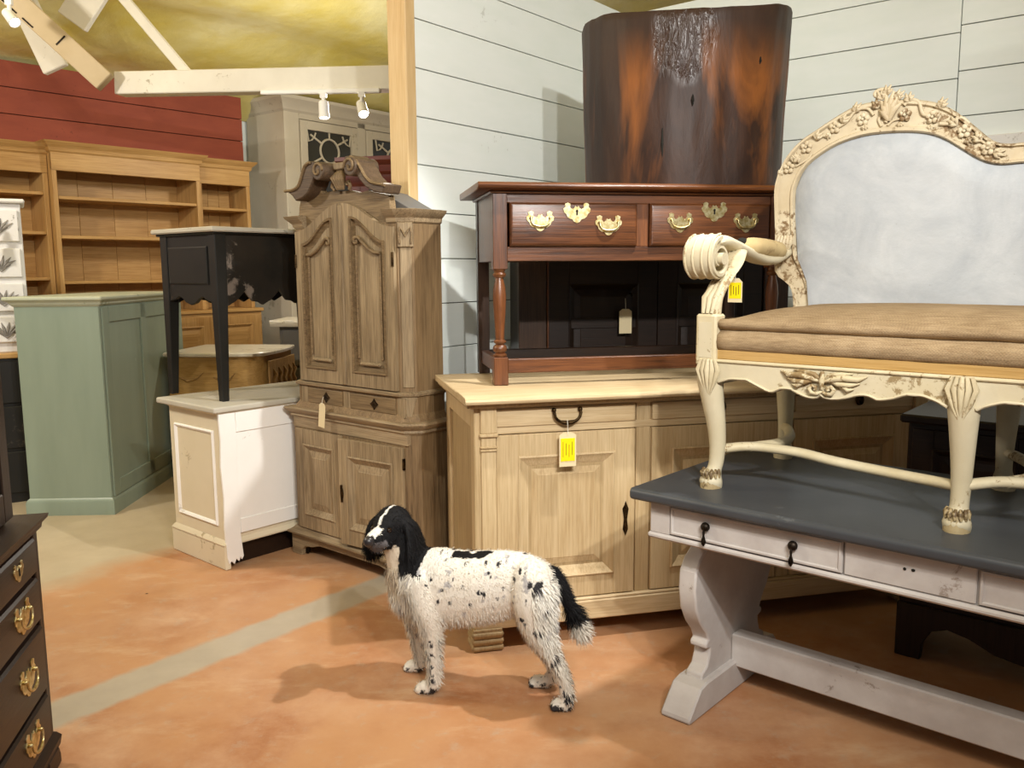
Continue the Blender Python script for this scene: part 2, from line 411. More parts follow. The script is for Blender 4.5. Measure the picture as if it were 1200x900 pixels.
pa = aty(379, 118.5, 5.50); spotlamp(pa, (.05, -.1, -1), 'small white track spotlight pointing straight down, unlit lens')
pb = aty(424, 117.5, 5.45); spotlamp(pb, (.25, -.6, -.8), 'small white track spotlight glowing beside the pine post')
pc = aty(11, 10, 5.3); spotlamp(pc, (.55, -.3, -.6), 'white track spotlight glowing beside the beige rafter')
# ================================================================== joinery helpers
def rectframe(mb, u0, u1, z0, z1, prof, fill=False):
    """mitred moulding: prof = [(inset, v), ...]"""
    b = len(mb.v)
    for i, v in prof:
        mb.v += [(u0+i, v, z0+i), (u1-i, v, z0+i), (u1-i, v, z1-i), (u0+i, v, z1-i)]
    for k in range(len(prof)-1):
        for j in range(4):
            l = (j+1) % 4; mb.f.append((b+4*k+j, b+4*k+l, b+4*k+4+l, b+4*k+4+j))
    if fill:
        k = 4*(len(prof)-1); mb.f.append((b+k, b+k+1, b+k+2, b+k+3))
    return mb
def door(name, parent, u0, u1, z0, z1, v, st, mat, pm=None, th=.022, mould=.03, rail=None, deep=.012, raised=True):
    """framed door whose face lies at v (front = smaller v)"""
    r = rail or st; pm = pm or mat
    d = MB().box(u0, u0+st, v, v+th, z0, z1).box(u1-st, u1, v, v+th, z0, z1).box(u0+st, u1-st, v, v+th, z0, z0+r).box(u0+st, u1-st, v, v+th, z1-r, z1).obj(name, mat, parent, .002)
    a0, a1, b0, b1 = u0+st, u1-st, z0+r, z1-r
    m = rectframe(MB(), a0-.004, a1+.004, b0-.004, b1+.004, [(0, v+.004), (0, v-.004), (.006, v-.007), (.012, v-.002), (mould*.6, v+.004), (mould, v+deep), (mould, v+deep+.004)])
    m.obj('moulding', mat, d, 0, 25)
    p = MB()
    if raised:
        i = mould; rectframe(p, a0+i-.004, a1-i+.004, b0+i-.004, b1-i+.004, [(0, v+deep), (.0, v+deep), (.03, v+deep-.007), (.033, v+deep-.009)], True)
    else: p.box(a0, a1, v+deep, v+deep+.004, b0, b1)
    p.obj('panel', pm, d)
    return d
def molding_x(parent, name, mat, u0, u1, prof, ends=True):
    """horizontal moulding with section prof [(v, z)...] along u"""
    return MB().prism(prof, u0, u1, 'x').obj(name, mat, parent, 0, 35)
def wrap(parent, name, mat, u0, u1, v0, v1, prof):
    """moulding wrapped round a box: prof [(outset, z)...]"""
    mb = MB(); rs = []
    for o, z in prof: rs.append([(u0-o, v0-o, z), (u1+o, v0-o, z), (u1+o, v1, z), (u0-o, v1, z)])
    mb.rings(rs); return mb.obj(name, mat, parent, 0, 30)
def bail(name, mat, parent, u, v, z, w=.09, drop=.035, r=.0045, plates=True):
    h = MB()
    pts = [(u-w/2, v-.012, z+.004)] + [(u+w/2*sin(a)*1.02, v-.018, z-drop*cos(a)**.8 if cos(a) > 0 else z) for a in [(-pi/2+.08)+(pi-.16)*i/10 for i in range(11)]] + [(u+w/2, v-.012, z+.004)]
    h.tube(pts, [r*.8]+[r]*4+[r*1.5]*3+[r]*4+[r*.8], 8)
    o = h.obj(name, mat, parent, 0, 50)
    if plates:
        for s in (-1, 1):
            MB().ball((u+s*w/2, v-.008, z+.006), (.009, .012, .009), 10, 6).obj('rose', mat, o, 0, 60)
    return o
BATWING = None
def batwing(parent, u, v, z, s=1.0, handle=True):
    """pierced brass back plate with swan-neck bail"""
    half = [(0, .020), (.006, .026), (.010, .018), (.018, .012), (.026, .020), (.024, .032), (.034, .037), (.046, .032), (.044, .022), (.052, .014), (.050, .002), (.042, -.004), (.038, -.014), (.028, -.022), (.018, -.024), (.010, -.034), (0, -.038)]
    poly = [(u+x*s, z+y*s) for x, y in half] + [(u-x*s, z+y*s) for x, y in half[-2:0:-1]]
    o = MB().prism(poly, v-.003, v+.001, 'y').obj('handle' if handle else 'escutcheon', M['brass'], parent, .0008)
    if handle:
        MB().tube([(u+s*.036*sin(a), v-.012-.004*cos(a), z+.010*s-s*.030*max(cos(a), 0)**.7) for a in [-pi/2+pi*i/12 for i in range(13)]], [.003]*4+[.0045]*5+[.003]*4, 8).obj('bail', M['brass'], o, 0, 60)
        for k in (-1, 1):
            MB().ball((u+k*.036*s, v-.007, z+.011*s), (.006, .008, .006), 8, 6).obj('post', M['brass'], o, 0, 60)
    else:
        MB().box(u-.003, u+.003, v-.0045, v-.002, z-.010, z+.004).ball((u, v-.003, z+.006), (.005, .002, .005), 8, 5).obj('keyhole', M['gap'], o)
    return o
def hangtag(loc, label, yaw, w, h, sticker=None, string=.03, group=None, tilt=0):
    o = thing('price_tag', label, 'tag', loc, yaw, group)
    mb = MB().prism([(-w/2, -h), (w/2, -h), (w/2, -.012), (w*.25, 0), (-w*.25, 0), (-w/2, -.012)], -.0015, 0, 'y'); mb.obj('card', M['paper'], o)
    MB().tube([(0, .004, string), (0, -.002, string*.4), (0, -.003, -.008)], .0014, 5).obj('string', M['string'], o)
    if sticker:
        c = MB().box(-w*.42, w*.42, -.003, -.0015, -h*.84, -h*.18).obj('sticker', M['yellow'], o)
        mb = MB()
        for k in range(4): mb.box(-w*.3+k*w*.18, -w*.3+k*w*.18+.0018, -.0035, -.0028, -h*(.72-.05*(k % 2)), -h*(.28+.04*(k % 3)))
        mb.obj('handwriting', M['ink'], c)
    if tilt: o.rotation_euler.y = tilt
    return o

# ================================================================== SIDEBOARD (pale oak)
SBP = atz(554, 766.5); SBA = 13.5
sb = thing('sideboard', 'long pale limed oak sideboard with three doors and drawers on reeded feet', 'sideboard', SBP, SBA)
SW, SD = 1.95, .66
bx('body', M['oakd'], sb, .05, SW-.05, .04, SD, .085, .925)
bx('side_panel', M['oak'], sb, .022, .05, .03, .10, .085, .925)
bx('side_panel', M['oak'], sb, .022, .05, SD-.08, SD, .085, .925)
bx('side_panel', M['oak'], sb, .022, .05, .10, SD-.08, .83, .925)
bx('side_panel', M['oak'], sb, .022, .05, .10, SD-.08, .085, .22)
bx('side_panel', M['oakd'], sb, .036, .05, .10, SD-.08, .22, .83, 0)
# two-board top with a rounded lip
tp = MB().prism([(-.045, .934), (-.05, .944), (-.045, .955), (-.03, .96), (.135, .96), (.135, .932), (-.03, .932)], -.022, SW+.035, 'x').obj('top_board', M['oakx'], sb, .002, 40)
bx('top_board', M['oakx'], sb, -.022, SW+.035, .139, SD+.02, .932, .9585, .003)
bx('top_moulding', M['oakd'], sb, -.012, SW+.012, -.018, SD, .918, .932, .003)
bx('plinth', M['oakx'], sb, .012, SW-.012, .012, SD, .080, .155, .004)
bx('plinth_moulding', M['oakx'], sb, .018, SW-.018, .016, .05, .155, .166, .003)
bx('rail', M['oakx'], sb, .10, SW-.10, .03, .05, .812, .838, .001)
bx('rail', M['oakx'], sb, .10, SW-.10, .03, .05, .905, .922, .001)
for k in range(3):
    u0 = .102+k*.605
    dr = bx('drawer', M['oakx'], sb, u0, u0+.537, .024, .06, .838, .904, .003)
    if k == 0: bail('handle', M['bronze'], dr, u0+.265, .024, .888, .10, .042, .0055)
    else:
        MB().ball((u0+.28, .018, .878), (.020, .006, .024), 14, 8).obj('pull_plate', M['bronze'], dr, 0, 60)
        MB().tube([(u0+.28+.012*sin(a), .010, .876-.016*cos(a)) for a in [-2.4+4.8*i/10 for i in range(11)]], .003, 6).obj('ring', M['bronze'], dr, 0, 60)
    d = door('door', sb, u0, u0+.537, .170, .808, .026, .085, M['oak'], M['oak'], .024, .045, .085, .016)
    es = MB().prism([(u0+.488, .50), (u0+.496, .515), (u0+.50, .53), (u0+.506, .515), (u0+.512, .50), (u0+.506, .46), (u0+.510, .42), (u0+.50, .395), (u0+.490, .42), (u0+.494, .46)], .022, .027, 'y').obj('escutcheon', M['bronze'], d)
for k in range(2):
    u0 = .645+k*.605
    bx('stile', M['oak'], sb, u0, u0+.056, .032, .05, .166, .922, .002)
for u in (.045, SW-.045-.055):
    pl = bx('pilaster', M['oak'], sb, u, u+.055, .016, .05, .166, .918, .002)
    bx('capital_moulding', M['oak'], pl, u-.006, u+.061, .004, .03, .806, .820, .004)
    bx('capital_block', M['oak'], pl, u-.002, u+.057, .010, .03, .820, .918, .002)
    for z in (.757, .768): bx('collar', M['oak'], pl, u-.003, u+.058, .009, .03, z-.004, z+.004, .003)
for u in (0, SW-.12):
    for v in (0, SD-.11):
        ft = MB().box(u+.006, u+.114, v+.006, v+.104, .0, .085)
        f = ft.obj('foot', M['oakd'], sb, .002)
        for z in (.013, .038, .063):
            MB().box(u, u+.12, v, v+.11, z-.0115, z+.0115).obj('reed', M['oakd'], f, .010, None, 3)
tg = face(SBP, SBA, (664, 506)); P = SBP + DD(SBA)*tg[0] + NN(SBA)*.0; 
hangtag((P.x+.003, P.y-.014, tg[1]+.002), 'cream card price tag with yellow sticker hanging from oak sideboard drawer handle', SBA, .064, .128, True, .045)

# ================================================================== DARK OAK SIDE TABLE on the sideboard
CNZ = .960
CNP = atz(579.5, 452, CNZ); CNA = 10.7
cn = thing('side_table', 'dark oak two drawer side table with turned legs on pale sideboard', 'table', CNP, CNA)
CW, CDp, CH = 1.185, .46, .735
LEG = [None]
for u in (0, CW-.055):
    s = .0275
    LEG[0] = MB().box(u, u+2*s, 0, 2*s, .445, CH).obj('leg', M['dkz'], cn, .002); bx('foot_block', M['dkz'], LEG[0], u, u+2*s, 0, 2*s, 0, .108, .002)
    prof = [(.020, .106), (.027, .112), (.027, .118), (.018, .124), (.026, .132), (.028, .142), (.024, .152), (.015, .158), (.024, .164), (.025, .170), (.017, .176), (.019, .22), (.024, .30), (.026, .34), (.023, .375), (.017, .40), (.015, .412), (.024, .418), (.026, .426), (.020, .434), (.026, .447)]
    MB().lathe(prof, (u+s, s, 0), 20).obj('turning', M['dkz'], LEG[0], 0, 50)
    bx('leg', M['blackoaklit'], cn, u+.002, u+.05, CDp-.05, CDp, 0, CH, .002)
    bx('side_panel', M['dkz'], cn, u+.006, u+.045, .055, CDp-.05, .475, CH, .002)
    bx('stretcher', M['dk'], cn, u+.012, u+.043, .055, CDp-.05, .045, .10, .002)
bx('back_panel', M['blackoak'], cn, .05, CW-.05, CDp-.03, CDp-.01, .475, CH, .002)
bx('stretcher', M['dk'], cn, .055, CW-.055, .012, .042, .045, .10, .003)
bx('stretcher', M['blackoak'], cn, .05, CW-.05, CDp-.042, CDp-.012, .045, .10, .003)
bx('top_rail', M['dk'], cn, .055, CW-.055, .008, .04, .693, CH, .002)
bx('bottom_rail', M['dk'], cn, .055, CW-.055, .008, .04, .475, .530, .002)
bx('middle_stile', M['dkz'], cn, .568, .617, .008, .04, .530, .693, .002)
MB().prism([(-.05, .742), (-.056, .752), (-.05, .762), (-.04, .766), (CDp+.03, .766), (CDp+.03, .738), (-.03, .738), (-.036, .742)], -.062, CW+.062, 'x').obj('table_top', M['dk'], cn, .003, 40)
bx('top_moulding', M['dk'], cn, -.012, CW+.012, -.012, CDp, .728, .739, .004)
for k, (u0, u1) in enumerate(((.064, .566), (.619, 1.121))):
    dr = MB()
    rectframe(dr, u0, u1, .530, .694, [(0, .02), (0, -.002), (.006, -.010), (.012, -.012)], True)
    d = dr.obj('drawer', M['dk'], cn, 0, 25)
    for px in (((633, 259), (713, 264)), ((797, 261), (874, 261)))[k]:
        q = face(CNP, CNA, px, -.012); batwing(d, q[0], -.012, q[1], 1.04)
    q = face(CNP, CNA, ((676, 248), (837, 247))[k], -.012); batwing(d, q[0], -.012, q[1]-.004, 1.04, False)

# ================================================================== HOLLOWED LOG DRUM on the side table
def drum():
    R, Hh = .437, .657
    ctr = Vector((.757, 3.80, CNZ+.7665))
    o = thing('log_drum', 'huge hollow dark polished tree trunk drum on oak side table', 'drum', ctr, 0)
    seg, rg = 128, 40; mb = MB(); outer = []; inner = []
    for i in range(rg+1):
        t = i/rg; ro = []; ri = []
        for j in range(seg):
            a = 2*pi*j/seg; p = Vector((cos(a), sin(a), 0))
            n = noise.noise(Vector((p.x*1.6, p.y*1.6, t*1.1)))*.016 + noise.noise(Vector((p.x*7, p.y*7, t*2.2+3)))*.006 + abs(noise.noise(Vector((p.x*13, p.y*13, t*1.3+9))))*.006
            r = R*(.955+.05*t) + n
            if t > .985: r -= .006
            z = t*(Hh + .07*p.x*p.x + .018*p.x + .008*noise.noise(Vector((p.x*3, p.y*3, 7))))
            ro.append((p.x*r, p.y*r, z)); ri.append((p.x*(R-.055), p.y*(R-.055), z))
        outer.append(ro); inner.append(ri)
    rs = outer + inner[::-1] + [outer[0]]
    mb.rings(rs, cap=False); ob = mb.obj('trunk_shell', drum_mat(), o, 0, 50)
    # iron-dark splits and knots in the bark-side face
    for (a, z, h) in ((-112, .10, .12), (-60, .46, .03), (-97, .30, .04)):
        x, y = cos(radians(a)), sin(radians(a))
        MB().tube([(x*(R*.985+.001), y*(R*.985+.001), z), (x*(R*.99+.003), y*(R*.99+.003), z+h*.5), (x*(R*1.0), y*(R*1.0), z+h)], [.002, .006, .002], 6).obj('split', M['gap'], ob)
    return o
def drum_mat():
    t = NT('log_lacquer', .22, .28)
    v = t.coord((1, 1, .28), False)
    c = t.mix(t.ramp(t.noise(v, 9, 6, .65, .5), [(.3, K), (.7, W)]), '23150f', '3f281b')
    c = t.mix(t.ramp(t.noise(v, 3.4, 5, .6, .8), [(.46, K), (.62, W)]), c, '804c22')
    tc = t.n('TexCoord'); sx = t.n('SeparateXYZ'); t.l(tc.outputs['Object'], sx.inputs[0])
    m = t.n('MapRange'); m.inputs[1].default_value = .42; m.inputs[2].default_value = .62; t.l(sx.outputs[2], m.inputs[0])
    c = t.mix(m.outputs[0], c, t.mix(t.noise(v, 20, 5, .6), '291c17', '463428'))
    t.color(c)
    # adze-hammered glossy patch below the rim
    ds = t.n('VectorMath', operation='DISTANCE'); ds.inputs[1].default_value = (-.10, -.43, .60)
    sc_ = t.n('Mapping'); sc_.inputs['Scale'].default_value = (1, 1, .8); t.l(tc.outputs['Object'], sc_.inputs[0]); t.l(sc_.outputs[0], ds.inputs[0]); ds.inputs[1].default_value = (-.08, -.43, .45)
    nz = t.n('Math', operation='MULTIPLY_ADD'); nz.inputs[1].default_value = .12; t.l(t.noise(v, 8, 4, .6), nz.inputs[0]); t.l(ds.outputs['Value'], nz.inputs[2])
    pm = t.n('MapRange'); pm.inputs[1].default_value = .17; pm.inputs[2].default_value = .21; pm.inputs[3].default_value = 1; pm.inputs[4].default_value = 0; t.l(nz.outputs[0], pm.inputs[0])
    w = t.n('Mapping'); w.inputs['Rotation'].default_value = (0, .55, 0); w.inputs['Scale'].default_value = (16, 16, 4); t.l(tc.outputs['Object'], w.inputs[0])
    hm = t.noise(w.outputs[0], 3.2, 4, .6, .8)
    sm = t.noise(v, 14, 5, .6, .6)
    hx = t.n('Mix', data_type='FLOAT'); t.l(pm.outputs[0], hx.inputs[0]); t.l(sm, hx.inputs[2]); t.l(hm, hx.inputs[3])
    bs = t.n('Bump'); bs.inputs['Distance'].default_value = .010
    st_ = t.n('MapRange'); st_.inputs[3].default_value = .30; st_.inputs[4].default_value = 1.0; t.l(pm.outputs[0], st_.inputs[0]); t.l(st_.outputs[0], bs.inputs['Strength'])
    t.l(hx.outputs[0], bs.inputs['Height']); t.l(bs.outputs[0], t.b.inputs['Normal'])
    rg = t.n('MapRange'); rg.inputs[3].default_value = .52; rg.inputs[4].default_value = .24; t.l(pm.outputs[0], rg.inputs[0]); t.l(rg.outputs[0], t.b.inputs['Roughness'])
    return t.m
drum()

# ================================================================== DARK PANELLED CABINET in the corner behind the sideboard
DCP = Vector((.035, 4.02, 0)); DCA = 9.5
dc = thing('panelled_cabinet', 'nearly black panelled oak cabinet standing behind the sideboard in the corner', 'cabinet', DCP, DCA)
bx('carcase', M['blackoak'], dc, .01, 1.36, .03, .31, 0, 1.66, .003)
bx('stile', M['blackoaklit'], dc, 0, .135, 0, .05, 0, 1.66, .003)
bx('stile', M['blackoaklit'], dc, 1.24, 1.37, 0, .05, 0, 1.66, .003)
bx('beading', M['dkz'], dc, .137, .146, -.004, .02, .1, 1.62, .002)
bx('cornice', M['blackoak'], dc, -.02, 1.39, -.02, .32, 1.66, 1.70, .006)
bx('plinth', M['blackoak'], dc, -.01, 1.38, -.01, .31, 0, .10, .005)
for k in range(2):
    d = door('door', dc, .148+k*.545, .690+k*.545, .12, 1.63, .012, .10, M['blackoak'], M['blackoak'], .02, .03, .30)
    if k == 0: MB().tube([(.55, .01, 1.285), (.55, -.02, 1.285), (.55, -.026, 1.27)], .006, 8).obj('key', M['iron'], d)
    bx('lock_rail', M['blackoak'], d, .248+k*.545, .59+k*.545, .012, .03, 1.12, 1.17, .002)
q = face(DCP, DCA, (733, 362), -.03); P = DCP + DD(DCA)*q[0] - NN(DCA)*.03
hangtag((P.x, P.y, q[1]), 'brown card tag hanging from key of dark cabinet behind side table', DCA, .062, .118, None, .05)
# ================================================================== TRESTLE TABLE
TBZ = .74; TBP0 = atz(738, 571, TBZ); TBP = Vector((TBP0.x, TBP0.y, 0)); TBA = -41.5
tb = thing('trestle_table', 'long trestle table with slate grey top and greywashed drawers and legs', 'table', TBP, TBA)
TL, TD = 1.95, .80
MB().prism([(0, .705), (-.004, .715), (-.004, .732), (.006, .740), (TD-.006, .740), (TD+.004, .732), (TD+.004, .705), (TD-.02, .700), (.02, .700)], 0, TL, 'x').obj('table_top', M['slate'], tb, .006, 35, 2)
AV = .04
bx('apron', M['greywash'], tb, .05, TL-.05, AV+.012, TD-AV-.012, .60, .70, .002)
bx('apron_bead', M['greywash'], tb, .042, TL-.042, AV-.006, TD-AV+.006, .584, .602, .006)
bx('apron_stile', M['greywash'], tb, .05, .118, AV, AV+.02, .602, .70, .002)
for (u0, u1) in ((.120, .636), (.958, 1.474)):
    d = MB(); rectframe(d, u0, u1, .606, .694, [(0, AV+.02), (0, AV+.002), (.003, AV-.004), (.008, AV-.005), (.011, AV)], True)
    d = d.obj('drawer', M['greywash'], tb, 0, 25)
    for f in (.235, .745):
        u = u0+(u1-u0)*f
        r = MB().ball((u, AV-.008, .655), (.014, .012, .014), 12, 8).obj('knob_plate', M['iron'], d, 0, 60)
        MB().lathe([(.0015, .0), (.004, -.008), (.003, -.02), (.0075, -.036), (.006, -.044), (.002, -.05)], (u, AV-.017, .650), 10).obj('drop_pull', M['iron'], r, 0, 60)
bx('apron_panel', M['greywash'], tb, .640, .952, AV+.001, AV+.02, .604, .698, .003)
bx('apron_panel', M['greywash'], tb, 1.478, TL-.05, AV+.001, AV+.02, .604, .698, .003)
mp = M['iron']
MB().ball((.79, AV, .655), (.004, .002, .004), 8, 5).ball((.81, AV, .656), (.005, .002, .004), 8, 5).obj('screw_hole', M['gap'], bpy.data.objects['apron_panel'])
def trestle(u0, u1):
    c = TD/2
    half = [(.33, .0), (.335, .012), (.30, .05), (.262, .090), (.225, .098), (.222, .118), (.190, .135), (.176, .165), (.172, .190), (.20, .196), (.20, .214), (.185, .222), (.20, .25), (.236, .29), (.268, .345), (.280, .41), (.275, .47), (.25, .505), (.215, .525), (.19, .56), (.19, .60)]
    poly = [(c+x, z) for x, z in half] + [(c-x, z) for x, z in half[::-1]]
    lo = [(c-.33+0, 0)]
    o = MB().prism(poly, u0, u1, 'x').obj('trestle_end', M['greywash'], tb, .006, 30, 2)
    MB().prism([(c+x, z) for x, z in [(q[0]+.004, q[1]+(.004 if q[1] > .01 else -0)) for q in half[:5]]] + [(c-x, z) for x, z in [(q[0]+.004, q[1]+(.004 if q[1] > .01 else -0)) for q in half[:5]][::-1]], u0-.022, u1+.022, 'x').obj('foot', M['greywash'], o, .006)
trestle(.105, .165); trestle(TL-.165, TL-.105)
bx('stretcher_beam', M['greywash'], tb, .165, TL-.165, TD/2-.03, TD/2+.03, .080, .192, .005)

# ================================================================== SETTEE on the table
STP = atz(834, 570, TBZ); STA = -41.2; SV = .52; SU = .685
st = thing('settee', 'cream carved settee with burlap seat and grey back standing on trestle table', 'settee', STP, STA)
def sp(px, v=0.0): return face(STP, STA, px, v)
def burlap_mat():
    t = NT('burlap', .95, .1); v = t.coord((1, 1, 1), False)
    wv = t.n('TexChecker'); wv.inputs['Scale'].default_value = 260; t.l(v, wv.inputs['Vector'])
    c = t.mix(t.ramp(t.noise(v, 6, 6, .65), [(.3, K), (.7, W)]), '8f7a5c', 'aa9474')
    c = t.mix(t.ramp(t.noise(t.coord((1, 8, 8), False), 22, 5, .7), [(.4, K), (.7, (.6, .6, .6, 1))]), c, '6f573f')
    c = t.mix(.12, c, wv.outputs[0], 'OVERLAY')
    t.color(c); t.bump(t.noise(v, 260, 3, .6), .5, .003); return t.m
M['burlap'] = burlap_mat()
def linen_mat():
    t = NT('grey_wadding', .9, .15); v = t.coord((1, 1, 1), False)
    c = t.mix(t.ramp(t.noise(v, 5, 6, .68, .5), [(.3, K), (.72, W)]), '9a9fa4', 'b6b9bb')
    c = t.mix(t.ramp(t.noise(v, 55, 4, .7), [(.68, K), (.76, (.5, .5, .5, 1))]), c, '8c8a86')
    t.color(c); t.bump(t.noise(v, 9, 5, .6), .25, .02); return t.m
M['linen'] = linen_mat()
M['hoof'] = paint('hoof_worn', 'b3a27c', '9a8661', '5f4c30', .16, .5, 14, .4, wscale=60)
# front legs: cabriole, with carved knee and hoof
def cab_leg(u, back=False, out=-1):
    pts, rad = [], []
    prof = [(0, .0, .030, 0), (.018, .0, .033, -.006), (.034, -.0, .029, -.004), (.055, .004, .0225, .004), (.075, .008, .0215, .010), (.13, .010, .0235, .012), (.20, .006, .0275, .006), (.27, -.002, .0325, -.004), (.33, -.008, .037, -.010), (.395, -.008, .037, -.006)]
    for z, du, r, dv in prof:
        pts.append((u+du*(-out)*1.0, (-dv if back else dv), z)); rad.append(r)
    P = smoothpath([(p[0], p[1], p[2], r) for p, r in zip(pts, rad)], 3)
    return P
def put_leg(u, v, out, back=False):
    P = cab_leg(u, back, out)
    mb = MB(); mb.rings([[(p[0]+cos(2*pi*j/12)*p[3]*(1 if abs(cos(2*pi*j/12)) < .8 else 1.06), v+p[1]+sin(2*pi*j/12)*p[3], p[2]) for j in range(12)] for p in P])
    l = mb.obj('leg', M['cream'] if not back else M['creamw'], st, 0, 60)
    if not back:
        # hoof with cleft and fetlock tuft
        h = MB()
        h.rings([[(u+rx*cos(a)*1.0, v-.004+ry*sin(a), z) for a in [2*pi*j/14 for j in range(14)]] for z, rx, ry in ((0, .032, .038), (.010, .032, .038), (.028, .027, .032), (.042, .026, .029), (.05, .023, .025))])
        h.obj('hoof', M['hoof'], l, 0, 45)
        tf = MB()
        for k in range(7):
            a = -pi*.95 + pi*.9*k/6
            tf.tube([(u+.024*cos(a), v+.024*sin(a), .058), (u+.027*cos(a), v-.004+.030*sin(a), .048), (u+.029*cos(a+.1), v-.004+.033*sin(a), .032)], [.004, .007, .003], 6)
        tf.obj('fetlock', M['hoof'], l, 0, 60)
        lf = MB()
        for k in range(-2, 3):
            lf.tube([(u+k*.011, v-.044, .395), (u+k*.016, v-.050+abs(k)*.004, .365), (u+k*.010, v-.046+abs(k)*.003, .325), (u+k*.003, v-.038, .288)], [.005, .0085, .006, .001], 6)
        lf.obj('knee_leaf', M['creamw'], l, 0, 60)
    return l
for i in range(3):
    put_leg(i*SU, 0, (-1, 0, 1)[i]); put_leg(i*SU, SV, (-1, 0, 1)[i], True)
# front rail with shaped lower edge (traced on the first bay, mirrored on the second)
low = [(130, 325), (170, 315), (230, 318), (270, 340), (300, 356), (318, 362), (350, 348), (385, 350), (430, 375), (460, 383), (478, 380), (490, 370), (502, 382), (530, 386), (560, 385), (620, 372), (650, 372), (665, 377), (690, 390), (740, 385), (790, 370), (850, 375), (900, 395), (935, 415)]
lowp = [sp((800+x/3, 340+y/3), -.02) for x, y in low]
lo = [(max(.03, min(SU-.03, u)), z) for u, z in lowp]
def rail(mirror):
    f = (lambda u: 2*SU-u) if mirror else (lambda u: u)
    pts = [(f(u), z) for u, z in lo]; top = [(f(SU), .392), (f(0), .392)]
    pts = [(f(0), lo[0][1]-.02)] + pts + [(f(SU), lo[-1][1]-.02)]
    r = MB().prism(pts+top, -.030, .012, 'y').obj('seat_rail', M['cream'], st, .002)
    e = MB(); e.tube([(u, -.031, z+.004) for u, z in [(f(p[0]), p[1]) for p in resample([Vector((q[0], q[1])) for q in lo], 60)]], .0045, 6); e.obj('edge_bead', M['cream'], r, 0, 60)
    return r
rails = [rail(False), rail(True)]
for k, r in enumerate(rails):
    bx('rail_bead', M['creamw'], r, k*SU, (k+1)*SU, -.036, .0, .385, .396, .004)
bx('bare_edge', M['gild'], st, -.03, 2*SU+.03, -.026, .02, .396, .424, .002)
for u in (-.03, 2*SU+.0):
    bx('side_rail', M['cream'], st, u, u+.03, .0, SV, .31, .40, .004)
bx('back_rail', M['creamw'], st, 0, 2*SU, SV-.02, SV+.02, .31, .40, .004)
# carved leaf spray on the rail
def spray(parent, cu, v, z, s=1.0):
    mb = MB()
    for k in (-1, 1):
        def L(pts, r): mb.tube([(cu+k*x*s, v-d, z+y*s) for x, y, d in pts], [q*s for q in r], 7)
        L([(0, -.028, .002), (.012, -.034, .006), (.028, -.032, .008), (.034, -.020, .008), (.026, -.012, .008), (.016, -.016, .008), (.018, -.023, .006)], [.004, .006, .006, .006, .005, .005, .006])
        L([(.004, .000, .004), (.03, .008, .008), (.06, .014, .008), (.095, .012, .006), (.118, .022, .002)], [.004, .009, .010, .008, .002])
        L([(.02, .004, .004), (.045, -.004, .008), (.075, -.004, .007), (.10, .002, .003)], [.004, .008, .007, .002])
        L([(.05, -.006, .004), (.07, -.018, .007), (.085, -.014, .003)], [.005, .007, .002])
        L([(.004, .004, .004), (.02, .018, .008), (.05, .024, .006), (.08, .026, .002)], [.004, .007, .006, .002])
    mb.tube([(cu, v-.004, z-.022*s), (cu, v-.010, z), (cu, v-.006, z+.028*s)], [.004*s, .008*s, .005*s], 8)
    return mb.obj('carved_spray', M['creamw'], parent, 0, 60)
q = sp((964, 447), -.032); spray(rails[0], q[0], -.031, q[1], 1.0); spray(rails[1], 2*SU-q[0], -.031, q[1], 1.0)
# burlap seat: lower stitched roll + domed pad
def seatpad():
    mb = MB(); nu, nv = 60, 26; U0, U1, V0, V1 = .024, 2*SU-.024, -.024, SV-.01
    prof = []
    def sec(v0, v1, zz): pass
    rows = [(-.002, .424, 0), (-.012, .432, 0), (-.016, .450, 0), (-.012, .470, 0), (.010, .482, 0), (-.006, .492, 0), (-.008, .504, 0), (.004, .514, 0)]
    grid = []
    for o, z, _ in rows:
        ring = []
        per = []
        for i in range(nu): per.append((U0+(U1-U0)*i/nu, V0, 0, -1))
        for i in range(nv): per.append((U1, V0+(V1-V0)*i/nv, 1, 0))
        for i in range(nu): per.append((U1-(U1-U0)*i/nu, V1, 0, 1))
        for i in range(nv): per.append((U0, V1-(V1-V0)*i/nv, -1, 0))
        for (x, y, nx, ny) in per:
            w = noise.noise(Vector((x*9, y*9, z*25)))*.005 + noise.noise(Vector((x*30, y*30, z*40)))*.002
            ring.append((x - nx*o + nx*w, y - ny*o + ny*w, z + w*.5))
        grid.append(ring)
    mb.rings(grid, cap=False)
    b = len(mb.v); n1, n2 = 50, 20
    for j in range(n2+1):
        for i in range(n1+1):
            a, c = i/n1, j/n2
            x = U0+.004+(U1-U0-.008)*a; y = V0+.004+(V1-V0-.008)*c
            dome = (1-(2*a-1)**6)*(1-(2*c-1)**4)
            z = .512 + .045*dome + .004*noise.noise(Vector((x*7, y*7, 2)))
            mb.v.append((x, y, z))
    for j in range(n2):
        for i in range(n1):
            a = b+j*(n1+1)+i; mb.f.append((a, a+1, a+n1+2, a+n1+1))
    return mb.obj('seat_pad', M['burlap'], st, 0, 70)
seatpad()
